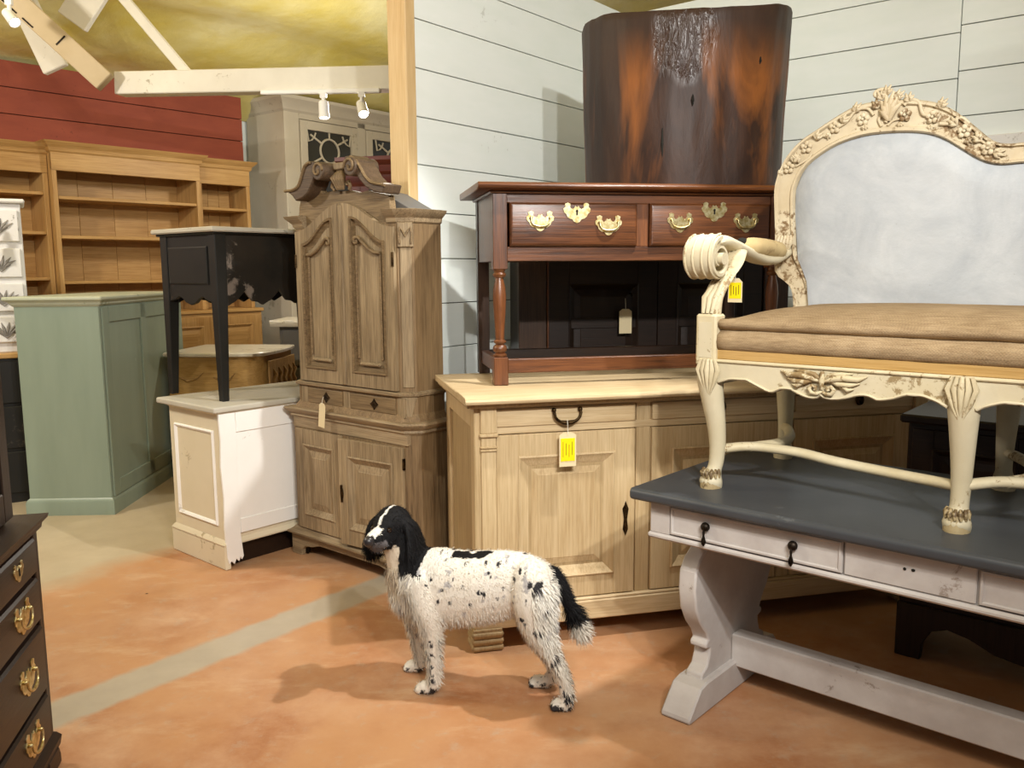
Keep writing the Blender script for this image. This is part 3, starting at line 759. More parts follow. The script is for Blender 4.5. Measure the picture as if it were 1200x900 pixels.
# back: traced frame with a hump over each bay
OUT = [(395, 850), (392, 800), (383, 768), (362, 748), (340, 732), (328, 705), (330, 600), (328, 500), (327, 430), (338, 380), (365, 320), (415, 260), (470, 222), (520, 188), (600, 140), (660, 122), (740, 112), (820, 112), (890, 120), (950, 145), (1010, 190), (1060, 232), (1095, 258), (1150, 268), (1200, 256)]
INN = [(458, 850), (455, 800), (448, 745), (432, 705), (412, 670), (405, 640), (401, 580), (398, 500), (399, 440), (410, 400), (440, 348), (500, 300), (560, 266), (640, 240), (720, 230), (800, 227), (870, 232), (930, 252), (1000, 294), (1040, 318), (1080, 334), (1130, 340), (1200, 331)]
def trace(pl): return [Vector(sp((800+x/3, 80+y/3), SV)) for x, y in pl]
oc = resample(smoothpath(trace(OUT), 5), 60); ic = resample(smoothpath(trace(INN), 5), 60)
# cut both at the middle of the settee and start at the seat
def fixx(c):
    c = [p for p in c if p.x < SU-.012]; c.append(Vector((SU, c[-1].y))); return resample(c, 60)
oc, ic = fixx(oc), fixx(ic)
RAKE = .0
def frame_half(m):
    f = (lambda u: 2*SU-u) if m else (lambda u: u)
    mb = MB(); rs = []
    for o, i in zip(oc, ic):
        d = (i-o); L = max(d.length, 1e-4)
        def pt(k, v): p = o+d*k; return (f(p.x), SV+v, p.y)
        rs.append([pt(0, .02), pt(0, -.012), pt(.06, -.022), pt(.14, -.022), pt(.20, -.013), pt(.80, -.013), pt(.86, -.022), pt(.95, -.022), pt(1, -.012), pt(1, .02)])
    mb.rings(rs); return mb.obj('back_frame', M['crestc'], st, 0, 35)
bf = [frame_half(False), frame_half(True)]
# upholstered panel
def backpad():
    mb = MB(); N = 40
    left = ic; full = [(p.x, p.y) for p in ic] + [(2*SU-p.x, p.y) for p in ic[::-1][1:]]
    zb = min(p[1] for p in full)
    # columns across u: height from the inner curve top at that u
    def topz(u):
        u = u if u <= SU else 2*SU-u
        best = None
        for a, b in zip(ic[:-1], ic[1:]):
            if (a.x-u)*(b.x-u) <= 0 and abs(a.x-b.x) > 1e-6:
                z = a.y+(b.y-a.y)*(u-a.x)/(b.x-a.x); best = z if best is None else max(best, z)
        return best if best is not None else zb+.2
    umin = min(p.x for p in ic); us = [umin+.002+(2*SU-2*umin-.004)*i/70 for i in range(71)]
    for i, u in enumerate(us):
        zt = topz(u)+.004
        # lower limit follows the waisted upright
        uu = min(u, 2*SU-u)
        cr = [a.y+(b.y-a.y)*(uu-a.x)/(b.x-a.x) for a, b in zip(ic[:-1], ic[1:]) if abs(a.x-b.x) > 1e-6 and (a.x-uu)*(b.x-uu) <= 0]
        zl = min(cr)-.004 if uu < ic[0].x and len(cr) > 1 else .46
        for j in range(N+1):
            c = j/N; z = zl+(zt-zl)*c
            e = min((u-umin)/.09, (2*SU-umin-u)/.09, (zt-z)/.09, 1.0); e = max(e, 0)
            v = SV-.004-.030*(1-(1-e)**2) + .003*noise.noise(Vector((u*6, z*6, 4)))
            mb.v.append((u, v, z))
    for i in range(70):
        for j in range(N):
            a = i*(N+1)+j; mb.f.append((a, a+1, a+N+2, a+N+1))
    return mb.obj('back_pad', M['linen'], st, 0, 70)
backpad()
bx('back_cloth', M['linen'], st, .05, 2*SU-.05, SV+.006, SV+.018, .40, .93, 0)
# flowers, leaves and vine on the crest
def flower_mesh():
    mb = MB()
    for k in range(5):
        a = 2*pi*k/5+.3; mb.ball((.0125*cos(a), -.004, .0125*sin(a)), (.0085, .005, .0085), 10, 6)
    mb.ball((0, -.009, 0), (.005, .004, .005), 8, 6); return mb.mesh('flower')
def leaf_mesh():
    mb = MB()
    for k, (a, l) in enumerate(((-.7, .022), (-.25, .030), (.25, .030), (.7, .022))):
        mb.tube([(0, -.002, 0), (sin(a)*l*.5, -.009, cos(a)*l*.5), (sin(a)*l, -.003, cos(a)*l)], [.003, .0065, .0015], 6)
    return mb.mesh('leaf_spray')
FM, LM = flower_mesh(), leaf_mesh()
def put(me, name, par, px, rot=0, s=1.0, m=False, v=-.014):
    u, z = sp(px, SV+v); u = 2*SU-u if m else u
    o = link(name, me, M['crestc'], par, 0, 60); o.location = (u, SV+v, z); o.rotation_euler = (0, -rot if m else rot, 0); o.scale = (s, 1.2*s, s)
def pz(x, y): return (800+x/3, 80+y/3)
fl_px = [(437, 278), (537, 208), (636, 180), (783, 165), (880, 172), (992, 222), (1075, 282), (375, 350)]
lf_px = [(470, 250, .6), (415, 310, -2.2), (560, 190, .8), (520, 245, -2.5), (610, 155, .3), (640, 215, 3.0), (765, 205, 3.0), (800, 120, -.2), (870, 215, 2.9), (908, 140, .4), (965, 200, -.8), (1000, 262, 2.6), (1050, 255, -.8), (1095, 300, 1.6), (350, 375, -2.6), (390, 330, .6), (720, 95, 0.1), (690, 140, -.5), (740, 130, .3), (705, 110, -.35), (755, 110, .5)]
for m in (False, True):
    par = bf[1 if m else 0]
    for x, y in fl_px[:5 if False else 8]: put(FM, 'flower', par, pz(x, y), 0, 1.0, m)
    for x, y, r in lf_px: put(LM, 'leaf_spray', par, pz(x, y-(16 if abs(r) > 2.4 else 0)), r, .72 if abs(r) > 2.4 else 1.05, m)
    vm = MB()
    def vine(pts, r):
        P = smoothpath([Vector(sp(pz(x, y), SV-.016)) for x, y in pts], 6)
        vm.tube([((2*SU-p.x) if m else p.x, SV-.018, p.y) for p in P], [r[0]+(r[1]-r[0])*i/(len(P)-1) for i in range(len(P))], 7)
    vine([(455, 235), (500, 238), (525, 220), (575, 190), (610, 150), (650, 142), (672, 165)], (.004, .005))
    vine([(780, 130), (800, 112), (830, 118), (845, 160), (870, 165)], (.005, .006)); vine([(905, 195), (935, 195), (960, 180), (985, 175), (1010, 195)], (.006, .004))
    vine([(700, 205), (690, 180), (705, 165), (722, 175), (715, 190)], (.004, .006)); vine([(722, 200), (740, 185), (765, 178)], (.004, .003))
    vine([(1030, 245), (1060, 262), (1090, 290)], (.004, .003)); vine([(400, 345), (440, 320), (455, 300)], (.003, .004))
    vm.obj('vine', M['crestc'], par, 0, 60)
    # pierced shell cartouche at the top
    sh = MB()
    for a, l in ((-.95, .034), (-.55, .048), (-.2, .058), (.15, .064), (.45, .058), (.8, .045)):
        u, z = sp(pz(725, 168), SV-.02); u = 2*SU-u if m else u; a2 = -a if m else a
        sh.tube([(u, SV-.018, z-.012), (u+sin(a2)*l*.5, SV-.028, z+cos(a2)*l*.6), (u+sin(a2)*l*1.05, SV-.018, z+cos(a2)*l*1.15)], [.008, .011, .004], 8)
    u, z = sp(pz(695, 90), SV-.02); u = 2*SU-u if m else u; k = -1 if m else 1
    sh.tube([(u+k*.028*cos(a)*(1-i*.05), SV-.016, z+.016*sin(a)*(1-i*.05)) for i, a in enumerate([.2+i*.42 for i in range(11)])], [.004]+[.006]*9+[.003], 8)
    sh.obj('shell_crest', M['crestc'], par, 0, 60)
    # lower bracket of the upright
    u, z = sp(pz(360, 610), SV-.02); u = 2*SU-u if m else u
    bk = MB()
    for k in range(5): bk.tube([(u+(k-2)*.010, SV-.020, z+.02), (u+(k-2)*.012, SV-.032, z-.002), (u+(k-2)*.007, SV-.024, z-.028)], [.004, .008, .003], 6)
    bk.obj('upright_leaf', M['crestc'], par, 0, 60)
# arms
def arm(m):
    f = (lambda u: 2*SU-u) if m else (lambda u: u)
    pl = bx('arm_block', M['creamw'], st, f(-.045) if not m else f(.022), f(.022) if not m else f(-.045), -.04, .02, .375, .528, .006)
    MB().box(min(f(-.033), f(.010)), max(f(-.033), f(.010)), -.0415, -.0395, .40, .505).obj('block_panel', M['cream'], pl)
    # support sweeping back and up
    P = smoothpath([(-.012, -.005, .52), (-.010, .0, .575), (.000, .035, .63), (.008, .085, .675), (.010, .11, .71)], 5)
    rs = []
    for i, p in enumerate(P):
        t = i/(len(P)-1); w = .030+.004*sin(pi*t); h = .026-.006*t
        rs.append([(f(p.x+w*cos(a)), p.y+h*sin(a)*.9, p.z+h*sin(a)*.5) for a in [2*pi*j/12 for j in range(12)]])
    sup = MB().rings(rs).obj('arm_support', M['creamw'], st, 0, 60)
    lf = MB()
    for k in (-1, 0, 1):
        lf.tube([(f(-.012+k*.014), -.032, .53), (f(-.010+k*.018), -.020, .575), (f(-.002+k*.012), .010, .615), (f(.004+k*.004), .045, .650)], [.005, .010, .007, .002], 6)
    lf.obj('acanthus', M['creamw'], sup, 0, 60)
    # arm: from the back upright forward, ending in a rolled scroll
    path = [(-.012, SV-.01, .715), (-.012, .42, .692), (-.014, .33, .690), (-.018, .24, .705), (-.022, .14, .728), (-.026, .06, .742), (-.030, -.01, .736)]
    P = smoothpath(path, 5); rs = []
    for i, p in enumerate(P):
        t = i/(len(P)-1); w = .026+.020*t; h = .017+.004*t
        rs.append([(f(p.x+w*cos(a)), p.y, p.z+h*sin(a)) for a in [2*pi*j/12 for j in range(12)]])
    ar = MB().rings(rs).obj('arm_rest', M['cream'], st, 0, 60)
    # volute: rolled band turning down and under
    sc = MB(); c0 = Vector((0, -.005, .690)); band = []
    N = 44
    for i in range(N+1):
        a = pi*.5 + i/N*pi*3.3; r = .052*(1-i/N)**.8+.010; band.append((c0.y+r*cos(a), c0.z+r*sin(a)))
    rs = []
    for i, (y, z) in enumerate(band):
        t = i/N; hw = .050-.010*t; th = .011*(1-.5*t)
        a = pi*.5 + t*pi*3.3; ny, nz = cos(a), sin(a)
        rs.append([(f(-.030-hw), y-ny*th*.5, z-nz*th*.5), (f(-.030-hw), y+ny*th*.4, z+nz*th*.4), (f(-.030-hw*.7), y+ny*th*.9, z+nz*th*.9), (f(-.030+hw*.7), y+ny*th*.9, z+nz*th*.9), (f(-.030+hw), y+ny*th*.4, z+nz*th*.4), (f(-.030+hw), y-ny*th*.5, z-nz*th*.5)])
    sc.rings(rs).obj('scroll', M['cream'], ar, 0, 40)
    for k in (-.82, -.3, .3, .82):
        MB().tube([(f(-.030+k*(.050-.010*i/N)), y+cos(pi*.5+i/N*pi*3.3)*.010*(1-.5*i/N), z+sin(pi*.5+i/N*pi*3.3)*.010*(1-.5*i/N)) for i, (y, z) in enumerate(band[:30])], .0035, 6).obj('scroll_rib', M['creamw'], ar, 0, 60)
    MB().tube([(f(-.030-.052), c0.y, c0.z), (f(-.030+.056), c0.y, c0.z)], .018, 14).obj('scroll_eye', M['cream'], ar, 0, 50)
    # padded elbow rest
    pd = MB(); rs = []
    for i in range(15):
        t = i/14; y = .20+.27*t; r = .036*min(1, sqrt(max(1-(2*t-1)**2, 0))*1.35+.10)
        zc = .732+.004*sin(pi*t)-.012*t
        rs.append([(f(-.010+r*1.0*cos(a)), y, zc-.004+r*.85*sin(a)) for a in [2*pi*j/14 for j in range(14)]])
    ap = pd.rings(rs).obj('arm_pad', pad_m, ar, 0, 70)
    MB().ball((f(-.030), .222, .741), (.020, .024, .017), 12, 8).obj('torn_patch', M['gap'], ap, 0, 70)
pad_m = paint('pad_calico', 'bda87c', 'ad9669', '9a835c', .05, .9, 9, .3)
arm(False); arm(True)
# serpentine stretchers
def stretcher(pts, r=.017):
    P = smoothpath(pts, 6); MB().tube(P, [r]*len(P), 10, .85).obj('stretcher', M['creamw'], st, 0, 60)
for b in (0, 1):
    o = b*SU
    stretcher([(o+.01, .015, .115), (o+.09, .07, .125), (o+.22, .095, .122), (o+SU/2, .085, .112), (o+SU-.20, .075, .105), (o+SU-.08, .05, .105), (o+SU-.01, .015, .110)])
for o, s in ((0, 1), (SU, 1), (2*SU, -1)):
    stretcher([(o+s*.09, .065, .125), (o+s*.13, .16, .125), (o+s*.12, .28, .122), (o+s*.06, .42, .118), (o+s*.005, SV-.01, .115)])
q = sp((862, 326), .16)
P = STP + DD(STA)*q[0] + NN(STA)*.16
hangtag((P.x, P.y, TBZ+q[1]), 'yellow sticker tag hanging from the cream settee arm', STA+8, .045, .075, True, .06)

# ================================================================== DARK CHEST standing behind the trestle table
DKP = atz(1048, 765); DKA = -40.0
dk = thing('dark_chest', 'low dark brown oak chest with scalloped base behind the trestle table', 'chest', DKP, DKA)
bx('body', M['bureau'], dk, 0.005, 1.25, .01, .44, .17, .86, .003)
bx('top', M['bureau'], dk, -.02, 1.28, -.02, .45, .86, .89, .006)
poly = [(0, 0), (.085, 0), (.09, .06), (.12, .115), (.17, .135), (.24, .12), (.32, .085), (.42, .07), (.52, .085), (.56, .09), (.66, .085), (.76, .07), (.86, .085), (.94, .12), (1.0, .135), (1.07, .13), (1.14, .1), (1.165, .05), (1.17, 0), (1.255, 0), (1.255, .20), (0, .20)]
MB().prism(poly, -.005, .03, 'y').obj('apron', M['bureauz'], dk, .003)
bx('side', M['bureauz'], dk, -.002, .02, .03, .44, 0, .86, .003)
bx('side', M['bureauz'], dk, 1.235, 1.257, .03, .44, 0, .86, .003)
for k in range(3):
    d = door('panel_front', dk, .02+k*.41, .415+k*.41, .22, .84, .0, .07, M['bureau'], M['bureau'], .02, .025)
# ================================================================== CARVED CUPBOARD with swan-neck pediment
CPP = atz(343, 647); CPA = -40.0
cu = thing('carved_cupboard', 'tall stripped walnut cupboard with scrolled swan neck pediment and four doors', 'cupboard', CPP, CPA)
def cp(px, v=0.0): return face(CPP, CPA, px, v)
def foot_poly(uL, uR, o=0.0, back=.21, c=.05):
    return [(uL-o, -o), (uR+o*.4, -o), (uR+c+o, c-o*.4), (uR+c+o, back), (uL-o, back)]
def canted(name, mat, uL, uR, levels, parent=None, sm=30):
    mb = MB(); mb.rings([[(x, y, z) for x, y in foot_poly(uL, uR, o)] for o, z in levels]); return mb.obj(name, mat, parent or cu, 0, sm)
# base with bracket feet
pl = MB().prism([(.0, 0), (.075, 0), (.08, .03), (.10, .05), (.16, .058), (.22, .075), (.66, .075), (.74, .058), (.80, .05), (.82, .03), (.825, 0), (.88, 0), (.88, .118), (.0, .118)], .0, .025, 'y').obj('plinth', M['walnutx'], cu, .003)
MB().prism([(.88, .0), (.93, .05), (.92, .062), (.87, .018)], 0, .118, 'z').obj('canted_foot', M['walnuts'], cu, .002)
bx('side_plinth', M['walnuts'], cu, .91, .93, .055, .21, 0, .118, .002)
bx('side_plinth', M['walnuts'], cu, .0, .02, .025, .21, 0, .118, .002)
MB().tube([(.085, .03, .055), (.095, .03, .03), (.088, .03, .012), (.075, .03, .018)], .008, 8).obj('iron_hook', M['iron'], pl)
canted('plinth_moulding', M['walnutx'], .035, .85, [(.03, .118), (.03, .126), (.018, .132), (.006, .142), (.0, .15)])
canted('lower_carcase', M['walnuts'], .06, .85, [(0, .14), (0, .70)])
bx('frieze_rail', M['walnutx'], cu, .06, .868, -.004, .02, .655, .705, .002)
canted('waist_moulding', M['walnutx'], .06, .853, [(.0, .700), (.012, .712), (.010, .722), (.030, .738), (.036, .748), (.030, .756), (.005, .760)])
canted('drawer_section', M['walnuts'], .115, .835, [(.02, .757), (.0, .790), (0, .868)])
canted('middle_moulding', M['walnutx'], .125, .83, [(.0, .862), (.016, .870), (.018, .880), (.006, .888)])
canted('upper_carcase', M['walnuts'], .135, .83, [(0, .885), (0, 1.605)])
for u0, u1 in ((.185, .44), (.50, .80)):
    d = MB(); rectframe(d, u0, u1, .785, .856, [(0, .01), (0, -.004), (.004, -.006)], True); d = d.obj('drawer', M['walnutd'], cu)
    c = (u0+u1)/2+.015
    MB().prism([(c, .845), (c+.010, .832), (c+.026, .820), (c+.010, .808), (c, .795), (c-.010, .808), (c-.026, .820), (c-.010, .832)], -.010, -.004, 'y').obj('lock_plate', M['bronze'], d)
for u in (.135, .447, .81): bx('drawer_stile', M['walnut'], cu, u, u+.045, -.003, .01, .775, .862, .002)
# lower doors: left shut, right standing slightly open
door('door', cu, .080, .428, .155, .650, -.012, .062, M['walnut'], M['walnut'], .022, .032, .075, .012)
od = MB(); dd = door('door', cu, 0, .405, .150, .645, -.012, .065, M['walnut'], M['walnut'], .022, .034, .078, .012)
for o in [dd]: o.location = (.845-.405*cos(.075), -.405*sin(.075), 0); o.rotation_euler.z = .075
MB().tube([(.02, -.014, .35), (.02, -.016, .43)], .006, 6).ball((.02, -.014, .39), (.012, .004, .03), 8, 6).obj('escutcheon', M['bronze'], dd, 0, 60)
bx('hinge', M['bronze'], cu, .843, .853, -.014, -.002, .55, .60, .001)
# upper doors with ogee heads
def ogee_door(mirror):
    c = .487
    f = (lambda u: 2*c-u) if mirror else (lambda u: u)
    n = 14
    def loop(u0, u1, z0, zl, zh):
        p = [(u0, z0), (u1, z0)] + [(u1, z0+(zh-z0)*k/6) for k in range(1, 7)]
        p += [(u1+(u0-u1)*k/n, zl+(zh-zl)*(.5+.5*cos(pi*k/n))) for k in range(1, n)]
        p += [(u0, zl-(zl-z0)*k/6) for k in range(0, 6)]
        return p
    o = loop(.150, c-.003, .892, 1.585, 1.700); i = loop(.205, c-.062, .955, 1.530, 1.640)
    i2 = loop(.213, c-.070, .963, 1.520, 1.628); i3 = loop(.232, c-.086, .985, 1.500, 1.60)
    def ring(l, v): return [(f(u), v, z) for u, z in l]
    d = MB().rings([ring(o, .004), ring(o, -.018), ring(i, -.018), ring(i, -.004)], cap=False).obj('door', M['walnut'], cu, 0, 30)
    MB().rings([ring(i, -.016), ring(i, -.026), ring(i2, -.024), ring(i2, -.010), ring(i3, -.006), ring(i3, -.002)], cap=False).obj('moulding', M['walnutd'], d, 0, 30)
    pn = MB(); pn.v = [(f(u), -.005, z) for u, z in i2]; pn.f = [tuple(range(len(pn.v)))]; pn.obj('panel', M['walnut'], d)
    # inner raised field with scrolled head and rounded sill
    MB().tube([(f(.240), -.010, 1.02), (f(.240), -.010, 1.48)], .006, 6).obj('bead', M['walnutd'], d, 0, 60)
    MB().tube([(f(.395), -.010, 1.02), (f(.395), -.010, 1.52)], .006, 6).obj('bead', M['walnutd'], d, 0, 60)
    sp_ = [(.235, 1.478), (.27, 1.480), (.31, 1.498), (.345, 1.525), (.375, 1.548)] + [(.390+.017*(1-k*.07)*cos(2.2-k*.62), 1.532+.017*(1-k*.07)*sin(2.2-k*.62)) for k in range(1, 11)]
    MB().tube([(f(u), -.016, z) for u, z in sp_], [.008]*5+[.009-.0004*k for k in range(10)], 8).obj('scroll', M['walnutd'], d, 0, 60)
    bx('sill', M['walnut'], d, min(f(.25), f(.385)), max(f(.25), f(.385)), -.022, -.004, .988, 1.004, .006)
    MB().tube([(f(.153), -.02, 1.42), (f(.153), -.02, 1.48)], .006, 6).obj('hinge', M['bronze'], d)
    return d
ogee_door(False); ogee_door(True)
bx('meeting_bead', M['walnut'], cu, .474, .500, -.026, -.012, .892, 1.69, .004)
# cornice: short return at the left, long one round the canted right side
MB().rings([[(.135-o, -o, z), (.205, -o, z), (.205, .21, z), (.135-o, .21, z)] for o, z in ((.002, 1.60), (.010, 1.612), (.012, 1.622), (.035, 1.645), (.040, 1.656), (.01, 1.660))]).obj('cornice', M['walnutx'], cu, 0, 30)
MB().rings([[(.775, -o, z), (.83+o*.4, -o, z), (.88+o, .05-o*.4, z), (.88+o, .21, z), (.775, .21, z)] for o, z in ((.002, 1.60), (.008, 1.606), (.010, 1.622), (.034, 1.644), (.040, 1.656), (.01, 1.660))]).obj('cornice', M['walnutx'], cu, 0, 30)
# pilaster and capital on the cant
R45 = Matrix.Rotation(radians(45), 4, 'Z')
def cant_piece(name, mat, w, z0, z1, out, par=None, bev=.003):
    o = MB().box(-w/2, w/2, -out, .004, z0, z1).obj(name, mat, par or cu, bev); o.location = (.855, .025, 0); o.rotation_euler.z = radians(45); return o
cant_piece('pilaster', M['walnut'], .050, .905, 1.50, .006)
ca = cant_piece('capital', M['walnut'], .066, 1.50, 1.602, .016)
MB().tube([(-.024, -.02, 1.515), (-.027, -.02, 1.55), (-.021, -.021, 1.582), (-.010, -.022, 1.565), (0, -.022, 1.545), (.010, -.022, 1.565), (.021, -.021, 1.582), (.027, -.02, 1.55), (.024, -.02, 1.515)], .005, 6).obj('carving', M['walnutd'], ca, 0, 60)
lt = MB().prism([(-.034, .865), (.034, .865), (.012, .78), (0, .765), (-.012, .78)], -.006, .002, 'y').obj('lambs_tongue', M['walnut'], cu, .003); lt.location = (.858, .024, 0); lt.rotation_euler.z = radians(45)
# pediment
def zz(x, y): return (330+x/7.5, 170+y/7.5)
def pp(pl, v=0.0): return [cp(zz(x, y), v) for x, y in pl]
tym = pp([(150, 760), (158, 640), (160, 560), (172, 490), (260, 430), (320, 350), (372, 430), (420, 408), (470, 402), (540, 405), (620, 398), (690, 420), (760, 400), (880, 425), (948, 440), (965, 560), (962, 760)], .015)
MB().prism(tym, .010, .045, 'y').obj('pediment_board', M['walnutd'], cu, .003)
nl = pp([(88, 400), (150, 392), (198, 365), (225, 305), (245, 230), (268, 175), (310, 148), (345, 150), (338, 300), (312, 365), (285, 425), (240, 468), (178, 497), (150, 455)], -.02)
nr = pp([(968, 345), (905, 335), (845, 318), (795, 268), (755, 195), (712, 130), (665, 95), (605, 105), (655, 270), (700, 245), (738, 310), (790, 372), (860, 415), (945, 428)], -.02)
for poly, sc_, sg in ((nl, (332, 228), 1), (nr, (615, 188), -1)):
    n = MB().prism(poly, -.055, .04, 'y').obj('swan_neck', M['walnutshade'], cu, .006, 30, 2)
    edge = [(p[0], -.058, p[1]-.006) for p in poly[:7]]
    P = smoothpath(edge, 4); MB().tube(P, .007, 6).obj('fillet', M['walnutd'], n, 0, 60)
    u, z = cp(zz(*sc_), -.06)
    MB().prism([(u+.040*cos(a), z+.040*sin(a)) for a in [2*pi*k/24 for k in range(24)]], -.072, .06, 'y').obj('scroll', M['walnutshade'], n, .005, 40, 2)
    MB().tube([(u+sg*(.038-.0030*k)*cos(.62*k), -.074, z+(.038-.0030*k)*sin(.62*k)) for k in range(12)], [.0062]*11+[.008], 7).obj('spiral', M['walnutd'], n, 0, 60)
ce = MB()
u, z = cp(zz(515, 330), -.02)
ce.box(u-.035, u+.035, -.03, .03, z+.055, z+.085); ce2 = ce.obj('finial_block', M['walnut'], cu, .004)
orn = MB()
for k in range(-2, 3): orn.tube([(u+k*.006, -.018, z+.05), (u+k*.018, -.034, z+.02), (u+k*.010, -.018, z-.03)], [.006, .012, .005], 7)
for s in (-1, 1): orn.tube([(u+s*.05, -.01, z-.03), (u+s*.062, -.016, z-.015), (u+s*.055, -.018, z+.002), (u+s*.04, -.016, z), (u+s*.042, -.016, z-.014)], .008, 7)
orn.obj('carved_leaf', M['walnutd'], ce2, 0, 60)
db = [cp(p, .10) for p in ((440, 222), (457, 226), (492, 247), (492, 252), (440, 252))]
MB().prism(db, .06, .20, 'y').obj('dust_board', M['grey'], cu, .002)
q = cp((381, 472), -.03); P = CPP + DD(CPA)*q[0] - NN(CPA)*.045
hangtag((P.x, P.y, q[1]), 'brown card tag hanging from the carved cupboard small drawer', CPA, .045, .115, None, .03, tilt=.12)

# ================================================================== CREAM CABINET (low, white-lit end panel)
WHP = atz(265, 669); WHA = -41.0
wh = thing('low_cabinet', 'low cream painted cabinet with moulded front panel beside carved cupboard', 'cabinet', WHP, WHA)
WW, WD = .505, .95
bx('carcase', M['stone'], wh, -WW+.025, -.012, .03, WD, .13, .755, .002)
bx('front', M['stone'], wh, -WW+.022, -.010, .012, .04, .12, .755, .002)
rf = MB(); rectframe(rf, -WW+.075, -.065, .205, .665, [(0, .013), (0, .006), (.006, .001), (.014, .005), (.02, .013)]); rf.obj('panel_moulding', M['trimlit'], wh, 0, 30)
bx('plinth', M['stone'], wh, -WW, 0, 0, .03, 0, .115, .004)
bx('plinth', M['stone'], wh, -WW, -WW+.03, .03, WD, 0, .115, .004)
wrap(wh, 'plinth_moulding', M['stone'], -WW+.024, -.016, .014, WD, [(.016, .115), (.018, .122), (.010, .135), (.0, .145)])
bx('base_shade', M['blackoak'], wh, -.075, -.06, .09, WD, 0, .16, 0); bx('bottom_shade', M['blackoak'], wh, -.40, -.013, .04, WD, .122, .13, 0)  # dark boards added to stand for the shade under the cabinet
e = bx('end_panel', M['trimlit'], wh, -.012, -.002, .02, WD, .165, .752, .002)
# corner post of the end panel; ragged edge of the lamplight put into its shape
pts = [(.0, .75), (.085, .75), (.088, .60), (.083, .45), (.088, .30), (.085, .16), (.095, .05), (.085, .035), (.078, .052), (.070, .03), (.055, .045), (.045, .022), (.030, .04), (.018, .028), (.010, .06), (.004, .2), (.008, .35), (.0, .5), (.006, .62)]
MB().prism(pts, -.008, .004, 'x').obj('corner_post', M['trimlit'], wh, .001)
bx('end_rail', M['trimlit'], wh, -.006, .004, .088, WD, .655, .75, .002)
bx('end_rail', M['trimlit'], wh, -.006, .003, .088, WD, .165, .235, .002)
wrap(wh, 'top_moulding', M['stone'], -WW+.03, -.016, .02, WD, [(.0, .735), (.012, .745), (.022, .757)])
MB().prism([(-WW-.03, -.028), (.018, -.028), (.018, WD), (-WW-.03, WD)], .757, .785, 'z').obj('top', M['stonetop'], wh, .008, None, 3)

# ================================================================== BLACK SIDE TABLE on the cream cabinet
BLP = atz(204, 461, .785); BLA = -38.3
bl = thing('bedside_table', 'black painted table with scalloped apron and tapering legs on cream cabinet', 'table', BLP, BLA)
BW, BD = .45, .84
for i, (u, v) in enumerate(((0, 0), (BW-.0, 0), (0, BD), (BW, BD))):
    su = 1 if u == 0 else -1; sv = 1 if v == 0 else -1
    lg = MB(); a = .019; b = .030
    def sq(x0, x1, y0, y1, z): return [(x0, y0, z), (x1, y0, z), (x1, y1, z), (x0, y1, z)]
    cx, cy = u+su*.0, v+sv*.0
    rs = []
    for z, w in ((0, .036), (.48, .056), (.80, .060)):
        x0, x1 = (u-.018, u-.018+w) if su > 0 else (u+.018-w, u+.018)
        y0, y1 = (v-.018, v-.018+w) if sv > 0 else (v+.018-w, v+.018)
        rs.append(sq(x0, x1, y0, y1, z))
    lg.rings(rs).obj('leg', M['black'], bl, .003)
sc1 = [(.02, .80), (BW-.02, .80), (BW-.02, .47), (.36, .485), (.33, .50), (.30, .49), (.27, .47), (.225, .458), (.18, .47), (.15, .49), (.12, .50), (.09, .485), (.02, .47)]
MB().prism(sc1, -.012, .008, 'y').obj('apron', M['black'], bl, .003)
d = MB(); rectframe(d, .055, BW-.055, .56, .74, [(0, -.010), (0, -.018), (.006, -.020)], True); d.obj('drawer', M['black'], bl)
sc2 = [(.02, .80), (BD-.02, .80), (BD-.02, .49)]
for k in range(4):
    c = BD-.10-k*.2
    sc2 += [(c+.075, .470), (c+.04, .475), (c+.015, .505), (c-.0, .525), (c-.02, .505), (c-.05, .48), (c-.10, .455)]
sc2 += [(.02, .50)]
MB().prism(sc2, BW-.006, BW+.010, 'x').obj('side_apron', M['blackworn'], bl, .003)
MB().prism(sc2, -.010, .006, 'x').obj('side_apron', M['black'], bl, .003)
bx('carcase', M['black'], bl, .01, BW-.01, .01, BD-.01, .53, .79, 0)
bx('table_top', M['stonetop'], bl, -.055, BW+.04, -.045, BD+.04, .806, .830, .006)
bx('top_moulding', M['black'], bl, -.035, BW+.026, -.030, BD+.03, .795, .807, .005)

# ================================================================== GREEN CABINET
GRP = Vector((-2.82, 4.80, 0)); GRA = 2.0
gr = thing('green_cabinet', 'sage green painted tall cabinet with pale top beside pine bookcase', 'cabinet', GRP, GRA)
GW, GD = .475, 1.25
bx('carcase', M['green'], gr, 0, GW, 0, GD, 0, 1.235, .004)
wrap(gr, 'skirting', M['green'], 0, GW, 0, GD, [(.016, 0), (.016, .075), (.010, .09), (.0, .10)])
wrap(gr, 'cornice', M['greent'], 0, GW, 0, GD, [(.0, 1.215), (.014, 1.228), (.016, 1.238), (.030, 1.25)])
bx('top', M['greent'], gr, -.045, GW+.035, -.04, GD+.03, 1.25, 1.272, .006)
for a, b in ((.02, .10), (.56, .64), (1.12, 1.29)): bx('stile', M['green'], gr, GW-.002, GW+.010, a, b, .10, 1.21, .003)
bx('rail', M['green'], gr, GW-.002, GW+.010, .10, 1.12, 1.12, 1.21, .003)
bx('rail', M['green'], gr, GW-.002, GW+.010, .10, 1.12, .10, .19, .003)

